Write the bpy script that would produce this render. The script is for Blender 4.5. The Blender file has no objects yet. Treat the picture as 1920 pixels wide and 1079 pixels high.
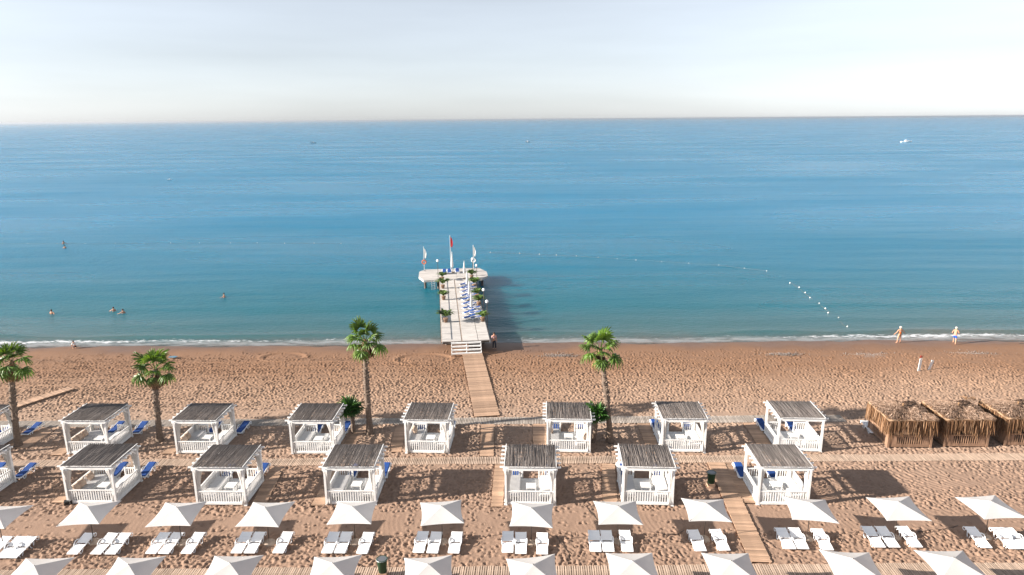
import bpy, bmesh, math, random
import numpy as np
from mathutils import Vector, Matrix, Euler

rnd = random.Random(7)
rng = np.random.default_rng(11)
PI = math.pi
rad = math.radians
scene = bpy.context.scene
COL = scene.collection

# ---------------------------------------------------------------- camera
cam_d = bpy.data.cameras.new('camera')
cam = bpy.data.objects.new('camera', cam_d)
COL.objects.link(cam)
cam_d.lens = 24.0
cam_d.sensor_width = 36.0
cam_d.clip_start = 0.5
cam_d.clip_end = 200000.0
cam.matrix_world = (Matrix.Translation((0, 0, 22.5)) @ Matrix.Rotation(rad(90 - 13.86), 4, 'X')
                    @ Matrix.Rotation(rad(-0.42), 4, 'Z'))
scene.camera = cam

# ---------------------------------------------------------------- sky, sun, exposure
SUN_EL = 20.5
SUN_DIR = Vector((-0.981, -0.195, 0)).normalized()          # horizontal direction towards the sun
world = bpy.data.worlds.new('World')
scene.world = world
world.use_nodes = True
wn = world.node_tree
wn.nodes.clear()
w_out = wn.nodes.new('ShaderNodeOutputWorld')
w_bg = wn.nodes.new('ShaderNodeBackground')
w_sky = wn.nodes.new('ShaderNodeTexSky')
w_sky.sky_type = 'NISHITA'
w_sky.sun_disc = False
w_sky.sun_elevation = rad(SUN_EL)
w_sky.sun_rotation = math.atan2(SUN_DIR.x, SUN_DIR.y)
w_sky.altitude = 0
w_sky.air_density = 1.0
w_sky.dust_density = 0.4
w_sky.ozone_density = 2.0
w_bg.inputs['Strength'].default_value = 0.064
w_hs = wn.nodes.new('ShaderNodeHueSaturation')              # hazy summer sky: paler than clean air
w_hs.inputs['Saturation'].default_value = 0.25
w_hs.inputs['Value'].default_value = 1.0
w_tint = wn.nodes.new('ShaderNodeMix')
w_tint.data_type = 'RGBA'
w_tint.blend_type = 'MULTIPLY'
w_tint.inputs[0].default_value = 1.0
w_tint.inputs[7].default_value = (0.95, 0.995, 1.075, 1)
wn.links.new(w_sky.outputs['Color'], w_hs.inputs['Color'])
wn.links.new(w_hs.outputs['Color'], w_tint.inputs[6])
# faint uneven veil of thin cloud over the whole sky
w_tc = wn.nodes.new('ShaderNodeTexCoord')
w_map = wn.nodes.new('ShaderNodeMapping')
w_map.inputs['Scale'].default_value = (1.0, 1.0, 9.0)
w_noise = wn.nodes.new('ShaderNodeTexNoise')
w_noise.inputs['Scale'].default_value = 2.2
w_noise.inputs['Detail'].default_value = 5
w_rng = wn.nodes.new('ShaderNodeMapRange')
w_rng.inputs['From Min'].default_value = 0.3
w_rng.inputs['From Max'].default_value = 0.7
w_rng.inputs['To Min'].default_value = 0.94
w_rng.inputs['To Max'].default_value = 1.06
w_veil = wn.nodes.new('ShaderNodeVectorMath')
w_veil.operation = 'SCALE'
wn.links.new(w_tc.outputs['Generated'], w_map.inputs['Vector'])
wn.links.new(w_map.outputs['Vector'], w_noise.inputs['Vector'])
wn.links.new(w_noise.outputs['Fac'], w_rng.inputs['Value'])
wn.links.new(w_tint.outputs[2], w_veil.inputs[0])
wn.links.new(w_rng.outputs['Result'], w_veil.inputs['Scale'])
wn.links.new(w_veil.outputs[0], w_bg.inputs['Color'])
wn.links.new(w_bg.outputs['Background'], w_out.inputs['Surface'])

sun_d = bpy.data.lights.new('sun', 'SUN')
sun_d.energy = 5.0
sun_d.angle = rad(0.6)
sun_d.color = (1.0, 0.91, 0.81)
sun = bpy.data.objects.new('sun', sun_d)
COL.objects.link(sun)
to_sun = (SUN_DIR * math.cos(rad(SUN_EL)) + Vector((0, 0, math.sin(rad(SUN_EL))))).normalized()
sun.rotation_euler = to_sun.to_track_quat('Z', 'Y').to_euler()
sun.location = to_sun * 100

vs = scene.view_settings
vs.view_transform = 'Standard'
vs.look = 'None'
vs.gamma = 1.0
vs.use_curve_mapping = False
vs.exposure = 1.45


# ---------------------------------------------------------------- helpers
def tag(o, label=None, cat=None, group=None, kind=None):
    if label: o['label'] = label
    if cat: o['category'] = cat
    if group: o['group'] = group
    if kind: o['kind'] = kind
    return o


def empty(name, loc=(0, 0, 0), rz=0.0):
    o = bpy.data.objects.new(name, None)
    o.empty_display_size = 0.2
    COL.objects.link(o)
    o.location = loc
    o.rotation_euler = (0, 0, rz)
    return o


def link_mesh(name, me, parent=None, loc=(0, 0, 0), rot=(0, 0, 0)):
    o = bpy.data.objects.new(name, me)
    COL.objects.link(o)
    o.location = loc
    o.rotation_euler = rot
    if parent is not None:
        o.parent = parent
    return o


def copy_tree(o, parent=None):
    c = o.copy()
    COL.objects.link(c)
    c.parent = parent
    for ch in list(o.children):
        copy_tree(ch, c)
    return c


class MB:
    """collects shapes and links them as one mesh object"""
    def __init__(self):
        self.v, self.f = [], []

    def add(self, vs_, fs_):
        n = len(self.v)
        self.v.extend(tuple(p) for p in vs_)
        self.f.extend(tuple(i + n for i in f) for f in fs_)
        return self

    def box(self, c, s, rot=None, taper=1.0):
        hx, hy, hz = s[0] / 2, s[1] / 2, s[2] / 2
        pts = []
        for z, t in ((-hz, 1.0), (hz, taper)):
            for x, y in ((-hx, -hy), (hx, -hy), (hx, hy), (-hx, hy)):
                pts.append(Vector((x * t, y * t, z)))
        if rot is not None:
            m = Euler(rot).to_matrix()
            pts = [m @ p for p in pts]
        C = Vector(c)
        return self.add([p + C for p in pts],
                        [(3, 2, 1, 0), (4, 5, 6, 7), (0, 1, 5, 4), (1, 2, 6, 5), (2, 3, 7, 6), (3, 0, 4, 7)])

    def bar(self, a, b, w, h=None):
        """square bar from a to b"""
        h = h or w
        a, b = Vector(a), Vector(b)
        d = (b - a).normalized()
        up = Vector((0, 0, 1)) if abs(d.z) < 0.95 else Vector((0, 1, 0))
        s = d.cross(up).normalized()
        u = s.cross(d).normalized()
        pts = [p + s * (sx * w / 2) + u * (su * h / 2) for p in (a, b) for sx, su in ((-1, -1), (1, -1), (1, 1), (-1, 1))]
        return self.add(pts, [(3, 2, 1, 0), (4, 5, 6, 7), (0, 1, 5, 4), (1, 2, 6, 5), (2, 3, 7, 6), (3, 0, 4, 7)])

    def tube(self, pts, r, seg=6, cap=True):
        pts = [Vector(p) for p in pts]
        n = len(pts)
        rs = list(r) if hasattr(r, '__len__') else [r] * n
        base = len(self.v)
        prev = None
        for i, p in enumerate(pts):
            d = (pts[min(i + 1, n - 1)] - pts[max(i - 1, 0)]).normalized()
            if prev is None:
                up = Vector((0, 0, 1)) if abs(d.z) < 0.9 else Vector((1, 0, 0))
                s = d.cross(up).normalized()
            else:
                s = (prev - d * prev.dot(d)).normalized()
            prev = s
            u = s.cross(d)
            for k in range(seg):
                a = 2 * PI * k / seg
                self.v.append(tuple(p + (s * math.cos(a) + u * math.sin(a)) * rs[i]))
        for i in range(n - 1):
            for k in range(seg):
                a, b = base + i * seg + k, base + i * seg + (k + 1) % seg
                self.f.append((a, a + seg, b + seg, b))
        if cap:
            self.f.append(tuple(base + k for k in range(seg)))
            self.f.append(tuple(base + (n - 1) * seg + k for k in reversed(range(seg))))
        return self

    def lathe(self, prof, seg=12, c=(0, 0, 0), fn=None):
        """profile (r, z) turned about z; fn(angle, z) scales the radius"""
        base = len(self.v)
        for r, z in prof:
            for k in range(seg):
                a = 2 * PI * k / seg
                q = r * (fn(a, z) if fn else 1)
                self.v.append((c[0] + q * math.cos(a), c[1] + q * math.sin(a), c[2] + z))
        for i in range(len(prof) - 1):
            for k in range(seg):
                a, b = base + i * seg + k, base + i * seg + (k + 1) % seg
                self.f.append((a, b, b + seg, a + seg))
        self.f.append(tuple(base + k for k in reversed(range(seg))))
        self.f.append(tuple(base + (len(prof) - 1) * seg + k for k in range(seg)))
        return self

    def prism(self, poly, z0, z1):
        n = len(poly)
        self.add([(x, y, z0) for x, y in poly] + [(x, y, z1) for x, y in poly],
                 [tuple(reversed(range(n))), tuple(range(n, 2 * n))] +
                 [(i, (i + 1) % n, n + (i + 1) % n, n + i) for i in range(n)])
        return self

    def mesh(self, name, mat, smooth=False):
        me = bpy.data.meshes.new(name)
        me.from_pydata(self.v, [], self.f)
        if mat is not None:
            me.materials.append(mat)
        if smooth:
            me.polygons.foreach_set('use_smooth', [True] * len(me.polygons))
        me.update()
        return me

    def build(self, name, mat, parent=None, smooth=False, loc=(0, 0, 0), rot=(0, 0, 0)):
        return link_mesh(name, self.mesh(name, mat, smooth), parent, loc, rot)


def bevel(o, w=0.01, seg=1):
    m = o.modifiers.new('bevel', 'BEVEL')
    m.width = w
    m.segments = seg
    m.limit_method = 'ANGLE'
    return o


# ---------------------------------------------------------------- materials
M = {}


def new_mat(name):
    m = bpy.data.materials.new(name)
    m.use_nodes = True
    nt = m.node_tree
    b = nt.nodes['Principled BSDF']
    M[name] = m
    return m, nt, b


def N(nt, t, **kw):
    n = nt.nodes.new(t)
    for k, v in kw.items():
        if k in n.inputs:
            n.inputs[k].default_value = v
        else:
            setattr(n, k, v)
    return n


def ramp(nt, fac, stops):
    r = nt.nodes.new('ShaderNodeValToRGB')
    els = r.color_ramp.elements
    while len(els) < len(stops):
        els.new(0.5)
    for e, (p, c) in zip(els, stops):
        e.position = p
        e.color = (*c, 1) if len(c) == 3 else c
    nt.links.new(fac, r.inputs['Fac'])
    return r.outputs['Color']


def mapping(nt, coord='Object', scale=(1, 1, 1)):
    tc = nt.nodes.new('ShaderNodeTexCoord')
    mp = nt.nodes.new('ShaderNodeMapping')
    mp.inputs['Scale'].default_value = scale
    nt.links.new(tc.outputs[coord], mp.inputs['Vector'])
    return mp.outputs['Vector']


def noise(nt, vec, scale, detail=3, rough=0.55):
    n = nt.nodes.new('ShaderNodeTexNoise')
    n.inputs['Scale'].default_value = scale
    n.inputs['Detail'].default_value = detail
    n.inputs['Roughness'].default_value = rough
    nt.links.new(vec, n.inputs['Vector'])
    return n.outputs['Fac']


def mixc(nt, fac, a, b, mode='MIX'):
    m = nt.nodes.new('ShaderNodeMix')
    m.data_type = 'RGBA'
    m.blend_type = mode
    for sock, val in ((m.inputs[0], fac), (m.inputs[6], a), (m.inputs[7], b)):
        if hasattr(val, 'links') or hasattr(val, 'is_linked'):
            nt.links.new(val, sock)
        else:
            sock.default_value = val if not hasattr(val, '__len__') else ((*val, 1) if len(val) == 3 else val)
    return m.outputs[2]


def math_n(nt, op, a, b=None, c=None, clamp=False):
    m = nt.nodes.new('ShaderNodeMath')
    m.operation = op
    m.use_clamp = clamp
    for i, v in enumerate((a, b, c)):
        if v is None:
            continue
        if hasattr(v, 'is_linked'):
            nt.links.new(v, m.inputs[i])
        else:
            m.inputs[i].default_value = v
    return m.outputs[0]


def bump(nt, b, height, strength=0.3, dist=0.02):
    n = nt.nodes.new('ShaderNodeBump')
    n.inputs['Strength'].default_value = strength
    n.inputs['Distance'].default_value = dist
    nt.links.new(height, n.inputs['Height'])
    nt.links.new(n.outputs['Normal'], b.inputs['Normal'])
    return n


def simple(name, col, rough=0.6, var=0.12, scale=6.0, bmp=0.0, rand=0.0, spec=0.4, stretch=(1, 1, 1), coord='Object', metal=0.0):
    """base colour broken up by noise and, with rand, by object"""
    m, nt, b = new_mat(name)
    v = mapping(nt, coord, stretch)
    f = noise(nt, v, scale, 4)
    lo = tuple(max(0, c * (1 - var * 1.6)) for c in col)
    hi = tuple(min(1, c * (1 + var)) for c in col)
    c = ramp(nt, f, [(0.3, lo), (0.7, hi)])
    if rand:
        oi = nt.nodes.new('ShaderNodeObjectInfo')
        g = math_n(nt, 'MULTIPLY_ADD', oi.outputs['Random'], rand * 2, 1 - rand)
        comb = nt.nodes.new('ShaderNodeCombineXYZ')
        for i in range(3):
            nt.links.new(g, comb.inputs[i])
        c = mixc(nt, 1.0, c, comb.outputs[0], 'MULTIPLY')
    nt.links.new(c, b.inputs['Base Color'])
    b.inputs['Roughness'].default_value = rough
    b.inputs['Specular IOR Level'].default_value = spec
    b.inputs['Metallic'].default_value = metal
    if bmp:
        bump(nt, b, noise(nt, v, scale * 3, 4), bmp, 0.02)
    return m


simple('white_paint', (0.76, 0.755, 0.74), 0.55, 0.09, 2.5, 0.08, rand=0.03)
simple('white_plastic', (0.86, 0.87, 0.88), 0.35, 0.04, 3.0, rand=0.03)
simple('curtain', (0.66, 0.645, 0.62), 0.9, 0.04, 3.0)
simple('canopy', (0.75, 0.745, 0.73), 0.9, 0.03, 1.2, 0.05, rand=0.03)
simple('seat_mattress', (0.62, 0.61, 0.60), 0.9, 0.04, 2.0, 0.1)
simple('blue_cushion', (0.010, 0.058, 0.24), 0.85, 0.15, 3.0, 0.1, rand=0.15)
simple('beige_cloth', (0.56, 0.42, 0.32), 0.9, 0.10, 3.0, 0.1, rand=0.12)
simple('plank', (0.42, 0.275, 0.185), 0.8, 0.22, 1.6, 0.15, rand=0.27, stretch=(0.6, 6, 6))
simple('slat', (0.48, 0.36, 0.275), 0.85, 0.22, 1.6, 0.1, rand=0.20, stretch=(6, 0.8, 6))
simple('slat_grey', (0.42, 0.365, 0.315), 0.85, 0.2, 1.6, 0.1, rand=0.20, stretch=(6, 0.8, 6))
simple('hut_wood', (0.28, 0.168, 0.108), 0.8, 0.2, 2.0, 0.15, rand=0.12, stretch=(4, 4, 0.7))
simple('dark_pole', (0.045, 0.032, 0.025), 0.5, 0.15, 4.0)
simple('concrete', (0.42, 0.33, 0.26), 0.95, 0.2, 5.0, 0.3, rand=0.1)
simple('deck_white', (0.50, 0.47, 0.44), 0.8, 0.16, 1.2, 0.1, rand=0.10, stretch=(0.8, 5, 3))
simple('pile', (0.10, 0.085, 0.075), 0.9, 0.3, 3.0, 0.2)
simple('trunk', (0.17, 0.125, 0.095), 0.95, 0.35, 7.0, 0.6, stretch=(1, 1, 3))
simple('boot', (0.24, 0.185, 0.145), 0.95, 0.3, 5.0, 0.3, rand=0.45)
simple('frond', (0.10, 0.185, 0.024), 0.45, 0.25, 3.0, 0, rand=0.35)
simple('young_frond', (0.045, 0.13, 0.02), 0.4, 0.25, 3.0, 0, rand=0.3)
simple('dead_frond', (0.22, 0.125, 0.065), 0.9, 0.3, 4.0, 0, rand=0.3)
simple('leaf', (0.09, 0.15, 0.03), 0.5, 0.3, 6.0, 0, rand=0.3)
simple('terracotta', (0.24, 0.15, 0.10), 0.8, 0.1, 3.0)
simple('thatch', (0.34, 0.20, 0.105), 0.95, 0.45, 2.2, 0.2, stretch=(1.2, 1.2, 0.5))
simple('thatch_top', (0.36, 0.235, 0.145), 0.95, 0.45, 1.8, 0.2)
simple('skin', (0.52, 0.27, 0.17), 0.6, 0.05, 3.0)
simple('hair_white', (0.70, 0.66, 0.58), 0.8, 0.1, 10.0)
simple('hair_dark', (0.03, 0.02, 0.015), 0.7, 0.1, 10.0)
simple('orange_cloth', (0.50, 0.13, 0.03), 0.85, 0.1, 5.0)
simple('blue_cloth', (0.015, 0.10, 0.50), 0.8, 0.1, 5.0)
simple('pink_cloth', (0.62, 0.38, 0.36), 0.85, 0.1, 5.0)
simple('dark_cloth', (0.02, 0.022, 0.035), 0.85, 0.1, 5.0)
simple('white_cloth', (0.75, 0.74, 0.72), 0.85, 0.05, 5.0)
simple('red_cloth', (0.50, 0.015, 0.02), 0.8, 0.1, 4.0)
simple('towel_blue', (0.10, 0.20, 0.27), 0.9, 0.2, 4.0)
simple('green_bin', (0.012, 0.05, 0.022), 0.5, 0.15, 4.0)
simple('black_rubber', (0.018, 0.018, 0.018), 0.7, 0.1, 4.0)
simple('grey_metal', (0.25, 0.26, 0.27), 0.4, 0.1, 4.0, metal=0.6)
simple('hull_dark', (0.05, 0.06, 0.08), 0.4, 0.1, 2.0)
simple('buoy_white', (0.78, 0.76, 0.72), 0.5, 0.08, 3.0)
simple('buoy_orange', (0.55, 0.12, 0.03), 0.5, 0.08, 3.0)
simple('rope', (0.20, 0.17, 0.13), 0.9, 0.1, 8.0)
simple('pebble', (0.23, 0.195, 0.175), 0.85, 0.25, 2.0, coord='Generated')


def translucent(name, amount, tint=(1, 1, 1)):
    nt = M[name].node_tree
    b = nt.nodes['Principled BSDF']
    out = nt.nodes['Material Output']
    t = nt.nodes.new('ShaderNodeBsdfTranslucent')
    src = b.inputs['Base Color'].links[0].from_socket
    nt.links.new(mixc(nt, 1.0, src, tint, 'MULTIPLY'), t.inputs['Color'])
    m = nt.nodes.new('ShaderNodeMixShader')
    m.inputs[0].default_value = amount
    nt.links.new(b.outputs[0], m.inputs[1])
    nt.links.new(t.outputs[0], m.inputs[2])
    nt.links.new(m.outputs[0], out.inputs['Surface'])


translucent('canopy', 0.40)
translucent('curtain', 0.30)
translucent('frond', 0.30, (1.3, 1.2, 0.6))
translucent('young_frond', 0.25, (1.2, 1.2, 0.6))
translucent('leaf', 0.25, (1.2, 1.2, 0.6))


def reed_material():
    m, nt, b = new_mat('reed')
    geo = nt.nodes.new('ShaderNodeNewGeometry')
    v = mapping(nt, 'Object', (3, 0.6, 3))
    f = noise(nt, v, 2.0, 3)
    isl = geo.outputs['Random Per Island']
    c1 = ramp(nt, isl, [(0.0, (0.13, 0.112, 0.104)), (0.45, (0.185, 0.162, 0.150)), (0.8, (0.245, 0.215, 0.198)), (1.0, (0.34, 0.30, 0.275))])
    c2 = mixc(nt, math_n(nt, 'MULTIPLY', f, 0.45), c1, (0.10, 0.09, 0.085))
    nt.links.new(c2, b.inputs['Base Color'])
    b.inputs['Roughness'].default_value = 0.85
    b.inputs['Specular IOR Level'].default_value = 0.2


reed_material()


def strand_material(name, stops):
    m, nt, b = new_mat(name)
    geo = nt.nodes.new('ShaderNodeNewGeometry')
    nt.links.new(ramp(nt, geo.outputs['Random Per Island'], stops), b.inputs['Base Color'])
    b.inputs['Roughness'].default_value = 0.9
    b.inputs['Specular IOR Level'].default_value = 0.15


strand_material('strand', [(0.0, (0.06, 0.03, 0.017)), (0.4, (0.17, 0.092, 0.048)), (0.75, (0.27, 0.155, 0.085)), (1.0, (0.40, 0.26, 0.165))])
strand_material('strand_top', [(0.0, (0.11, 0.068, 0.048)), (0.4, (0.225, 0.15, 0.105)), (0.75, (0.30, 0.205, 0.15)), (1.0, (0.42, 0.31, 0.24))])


def sand_material():
    m, nt, b = new_mat('sand')
    geo = nt.nodes.new('ShaderNodeNewGeometry')
    sep = nt.nodes.new('ShaderNodeSeparateXYZ')
    nt.links.new(geo.outputs['Position'], sep.inputs[0])
    pos = geo.outputs['Position']
    big = noise(nt, pos, 0.12, 3)
    mid = noise(nt, pos, 1.3, 4)
    fine = noise(nt, pos, 45.0, 3)
    y = math_n(nt, 'ADD', sep.outputs['Y'], math_n(nt, 'MULTIPLY_ADD', big, 7.0, -3.5))
    t = math_n(nt, 'MULTIPLY_ADD', y, 1 / 60.0, -20 / 60.0, clamp=True)     # 20 m .. 80 m
    # dry pale sand, damp brown sand close to the water
    c = ramp(nt, t, [(0.0, (0.292, 0.190, 0.134)), (0.32, (0.302, 0.201, 0.145)), (0.46, (0.355, 0.252, 0.188)),
                     (0.58, (0.325, 0.210, 0.142)), (0.66, (0.245, 0.140, 0.084)), (0.74, (0.235, 0.130, 0.076)), (0.79, (0.140, 0.084, 0.058))])
    c = mixc(nt, math_n(nt, 'MULTIPLY', math_n(nt, 'SUBTRACT', mid, 0.35, clamp=True), 0.7), c, (0.235, 0.15, 0.105))
    g = math_n(nt, 'MULTIPLY_ADD', fine, 0.5, 0.75)
    comb = nt.nodes.new('ShaderNodeCombineXYZ')
    for i in range(3):
        nt.links.new(g, comb.inputs[i])
    c = mixc(nt, 1.0, c, comb.outputs[0], 'MULTIPLY')
    nt.links.new(c, b.inputs['Base Color'])
    r = ramp(nt, math_n(nt, 'MULTIPLY_ADD', y, 0.5, -32.3, clamp=True), [(0.0, (0.95,) * 3), (1.0, (0.45,) * 3)])
    nt.links.new(r, b.inputs['Roughness'])
    b.inputs['Specular IOR Level'].default_value = 0.25
    h = math_n(nt, 'ADD', noise(nt, pos, 9.0, 4), math_n(nt, 'MULTIPLY', fine, 0.3))
    bump(nt, b, h, 0.35, 0.05)


sand_material()


def water_material():
    m, nt, b = new_mat('sea_water')
    out = nt.nodes['Material Output']
    geo = nt.nodes.new('ShaderNodeNewGeometry')
    pos = geo.outputs['Position']
    sep = nt.nodes.new('ShaderNodeSeparateXYZ')
    nt.links.new(pos, sep.inputs[0])

    def scaled(sx, sy):
        v = nt.nodes.new('ShaderNodeVectorMath')
        v.operation = 'MULTIPLY'
        v.inputs[1].default_value = (sx, sy, 1)
        nt.links.new(pos, v.inputs[0])
        return v.outputs[0]
    streak = noise(nt, scaled(0.010, 0.045), 1.0, 2, 0.5)
    drift = noise(nt, scaled(0.05, 0.05), 1.0, 3)
    y = math_n(nt, 'ADD', sep.outputs['Y'], math_n(nt, 'MULTIPLY_ADD', drift, 10.0, -5.0))
    # colour by depth of the water: shallow over sand, then blue
    t = math_n(nt, 'MULTIPLY_ADD', y, 1 / 100.0, -66 / 100.0, clamp=True)
    c = ramp(nt, t, [(0.0, (0.13, 0.125, 0.11)), (0.05, (0.05, 0.115, 0.125)), (0.16, (0.008, 0.115, 0.155)),
                     (0.40, (0.002, 0.130, 0.215)), (1.0, (0.001, 0.155, 0.285))])
    nt.links.new(c, b.inputs['Base Color'])
    b.inputs['IOR'].default_value = 1.333
    b.inputs['Specular IOR Level'].default_value = 0.29
    # sunlight spreads sideways inside the water before it comes back up
    b.subsurface_method = 'BURLEY'
    b.inputs['Subsurface Weight'].default_value = 0.85
    b.inputs['Subsurface Radius'].default_value = (0.6, 1.6, 2.2)
    b.inputs['Subsurface Scale'].default_value = 2.8
    rgh = math_n(nt, 'MULTIPLY_ADD', streak, 0.26, 0.16)
    nt.links.new(rgh, b.inputs['Roughness'])
    # waves: swell and ripples, weaker in the slicks
    w1 = noise(nt, scaled(0.035, 0.16), 1.0, 2)
    w2 = noise(nt, scaled(0.8, 1.9), 1.0, 3, 0.6)
    w3 = noise(nt, scaled(2.6, 5.0), 1.0, 2, 0.6)
    hgt = math_n(nt, 'ADD', math_n(nt, 'MULTIPLY', w1, 2.4), math_n(nt, 'ADD', math_n(nt, 'MULTIPLY', w2, 0.62), math_n(nt, 'MULTIPLY', w3, 0.26)))
    bn = bump(nt, b, hgt, 0.5, 0.35)
    nt.links.new(math_n(nt, 'MULTIPLY_ADD', streak, 0.7, 0.25), bn.inputs['Strength'])
    # foam where the swash runs out
    fx = noise(nt, scaled(0.05, 0.02), 1.0, 2)
    fn = noise(nt, scaled(1.2, 3.2), 1.0, 5, 0.7)
    line = math_n(nt, 'ADD', sep.outputs['Y'], math_n(nt, 'MULTIPLY_ADD', noise(nt, scaled(0.09, 0.0), 1.0, 4), 2.0, -1.0))
    d = math_n(nt, 'ABSOLUTE', math_n(nt, 'SUBTRACT', line, 69.1))
    band = math_n(nt, 'SUBTRACT', 1.0, math_n(nt, 'MULTIPLY', d, 1.15), clamp=True)
    xl = math_n(nt, 'MULTIPLY', math_n(nt, 'ABSOLUTE', math_n(nt, 'SUBTRACT', sep.outputs['X'], 6.0)), 1 / 62.0, clamp=True)
    f1 = math_n(nt, 'ADD', math_n(nt, 'MULTIPLY', band, math_n(nt, 'MULTIPLY_ADD', xl, 0.34, 0.12)), math_n(nt, 'MULTIPLY_ADD', fn, 1.5, -0.75))
    f1 = math_n(nt, 'MULTIPLY', math_n(nt, 'SUBTRACT', math_n(nt, 'ADD', f1, math_n(nt, 'MULTIPLY_ADD', fx, 0.5, -0.25)), 0.22), 4.5, clamp=True)
    f1 = math_n(nt, 'MULTIPLY', f1, math_n(nt, 'MULTIPLY', band, 3.0, clamp=True))
    # pale bubbles on the thin swash; their white also paints in its sky reflection
    sw = math_n(nt, 'SUBTRACT', 1.0, math_n(nt, 'ABSOLUTE', math_n(nt, 'MULTIPLY', math_n(nt, 'SUBTRACT', line, 68.1), 0.8)), clamp=True)
    f2 = math_n(nt, 'MULTIPLY', sw, math_n(nt, 'MULTIPLY', math_n(nt, 'SUBTRACT', noise(nt, scaled(0.5, 1.6), 1.0, 5, 0.65), 0.30, clamp=True), 1.9))
    f1 = math_n(nt, 'MAXIMUM', f1, math_n(nt, 'MINIMUM', f2, 0.36))
    foam = nt.nodes.new('ShaderNodeBsdfDiffuse')
    foam.inputs['Color'].default_value = (0.72, 0.74, 0.76, 1)
    mx = nt.nodes.new('ShaderNodeMixShader')
    nt.links.new(math_n(nt, 'MULTIPLY', f1, 0.9), mx.inputs[0])
    nt.links.new(b.outputs[0], mx.inputs[1])
    nt.links.new(foam.outputs[0], mx.inputs[2])
    # thin clear film at the very edge
    tr = nt.nodes.new('ShaderNodeBsdfTransparent')
    tr.inputs['Color'].default_value = (0.86, 0.9, 0.9, 1)
    mx2 = nt.nodes.new('ShaderNodeMixShader')
    film = math_n(nt, 'MULTIPLY_ADD', sep.outputs['Y'], -1 / 3.2, 70.0 / 3.2, clamp=True)
    nt.links.new(math_n(nt, 'MULTIPLY', math_n(nt, 'MULTIPLY', film, 0.62), math_n(nt, 'SUBTRACT', 1.0, f1)), mx2.inputs[0])
    nt.links.new(mx.outputs[0], mx2.inputs[1])
    nt.links.new(tr.outputs[0], mx2.inputs[2])
    nt.links.new(mx2.outputs[0], out.inputs['Surface'])


water_material()

# ---------------------------------------------------------------- layout (metres; camera stands at x = 0, y = 0)
TILT = rad(-2.2)                      # cabanas, loungers and parasols are turned a little towards the right
CABANAS = {'B1': (-29.53, 44.85), 'B2': (-21.87, 44.78), 'B3': (-13.83, 44.62), 'B4': (-5.88, 44.58), 'B5': (3.9, 44.56),
           'B6': (11.79, 44.47), 'B7': (19.82, 44.45), 'F1': (-25.49, 38.45), 'F2': (-17.54, 38.2), 'F3': (-9.75, 38.14),
           'F4': (1.05, 37.95), 'F5': (8.07, 37.85), 'F6': (16.08, 37.74), 'B0': (-38.05, 44.85), 'F0': (-33.65, 38.5)}
WALK = [('promenade_far', -46.0, 25.4, 47.75, 49.0), ('promenade_mid', -46.0, 46.0, 41.6, 42.62), ('promenade_near', -34.0, 34.0, 29.0, 30.85)]
# plank paths: near centre, far centre, width, label, two leaves side by side
PATHS = [((-2.0, 49.05), (-4.05, 64.3), 2.0, 'wide boardwalk running over open sand to the pier steps'),
         ((-1.82, 42.7), (-1.92, 47.7), 1.0, 'plank path crossing between the two upper slatted promenades'),
         ((-1.0, 36.4), (-0.88, 41.5), 0.75, 'plank path along left side of the middle front cabana'),
         ((12.8, 30.95), (13.55, 41.5), 1.15, 'long plank path between parasols leading to the near promenade'),
         ((14.2, 36.6), (14.65, 41.5), 1.0, 'plank path touching the left side of the rightmost front cabana'),
         ((-8.2, 43.4), (-8.45, 47.65), 0.85, 'plank path left of the cabana nearest the boardwalk, back row'),
         ((-11.75, 44.2), (-11.25, 47.65), 0.8, 'plank path at the foot of the paired tall and small palms'),
         ((1.9, 44.3), (2.0, 47.65), 1.0, 'plank path left of the cabana beside the small palm at right'),
         ((9.8, 44.2), (9.85, 47.65), 0.9, 'plank path left of the second last back row cabana'),
         ((17.7, 44.2), (17.9, 47.65), 1.0, 'plank path left of the back row cabana nearest the thatched huts'),
         ((5.8, 36.7), (6.35, 41.5), 0.9, 'plank path left of the second front cabana from the right'),
         ((-11.75, 36.65), (-11.6, 41.5), 0.85, 'plank path left of the front cabana below the paired palms'),
         ((-15.35, 37.0), (-15.75, 41.5), 0.9, 'shaded plank path right of the second front cabana from left'),
         ((-31.75, 43.3), (-31.7, 47.65), 0.85, 'plank path left of the back cabana beside the leftmost palm'),
         ((-24.05, 43.4), (-24.0, 47.65), 0.8, 'plank path at the foot of the second palm from left'),
         ((-27.75, 37.2), (-27.65, 41.5), 0.75, 'plank path left of the leftmost fully visible front cabana'),
         ((-35.3, 44.4), (-35.2, 47.65), 1.6, 'broad plank deck beside the leftmost palm under a blue lounger'),
         ((-41.6, 49.4), (-38.2, 55.3), 0.95, 'plank walkway slanting over open sand at the far left')]
PALMS = [(-35.37, 44.74, 6.35, 0.55, 0.1), (-25.6, 45.42, 5.45, 0.25, 0.2), (-10.58, 46.29, 7.15, 0.0, 0.2), (6.9, 44.73, 6.9, -0.85, 0.2)]
SEA_Z = -0.15


# ---------------------------------------------------------------- ground
def smooth_noise(nx, ny, cell, seed):
    r = np.random.default_rng(seed)
    gx, gy = int(nx / cell) + 3, int(ny / cell) + 3
    g = r.standard_normal((gy, gx))
    yi, xi = np.arange(ny) / cell, np.arange(nx) / cell
    y0, x0 = yi.astype(int), xi.astype(int)
    fy, fx = yi - y0, xi - x0
    fy, fx = fy * fy * (3 - 2 * fy), fx * fx * (3 - 2 * fx)
    a = g[y0][:, x0] * (1 - fx) + g[y0][:, x0 + 1] * fx
    b = g[y0 + 1][:, x0] * (1 - fx) + g[y0 + 1][:, x0 + 1] * fx
    return a * (1 - fy)[:, None] + b * fy[:, None]


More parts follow.
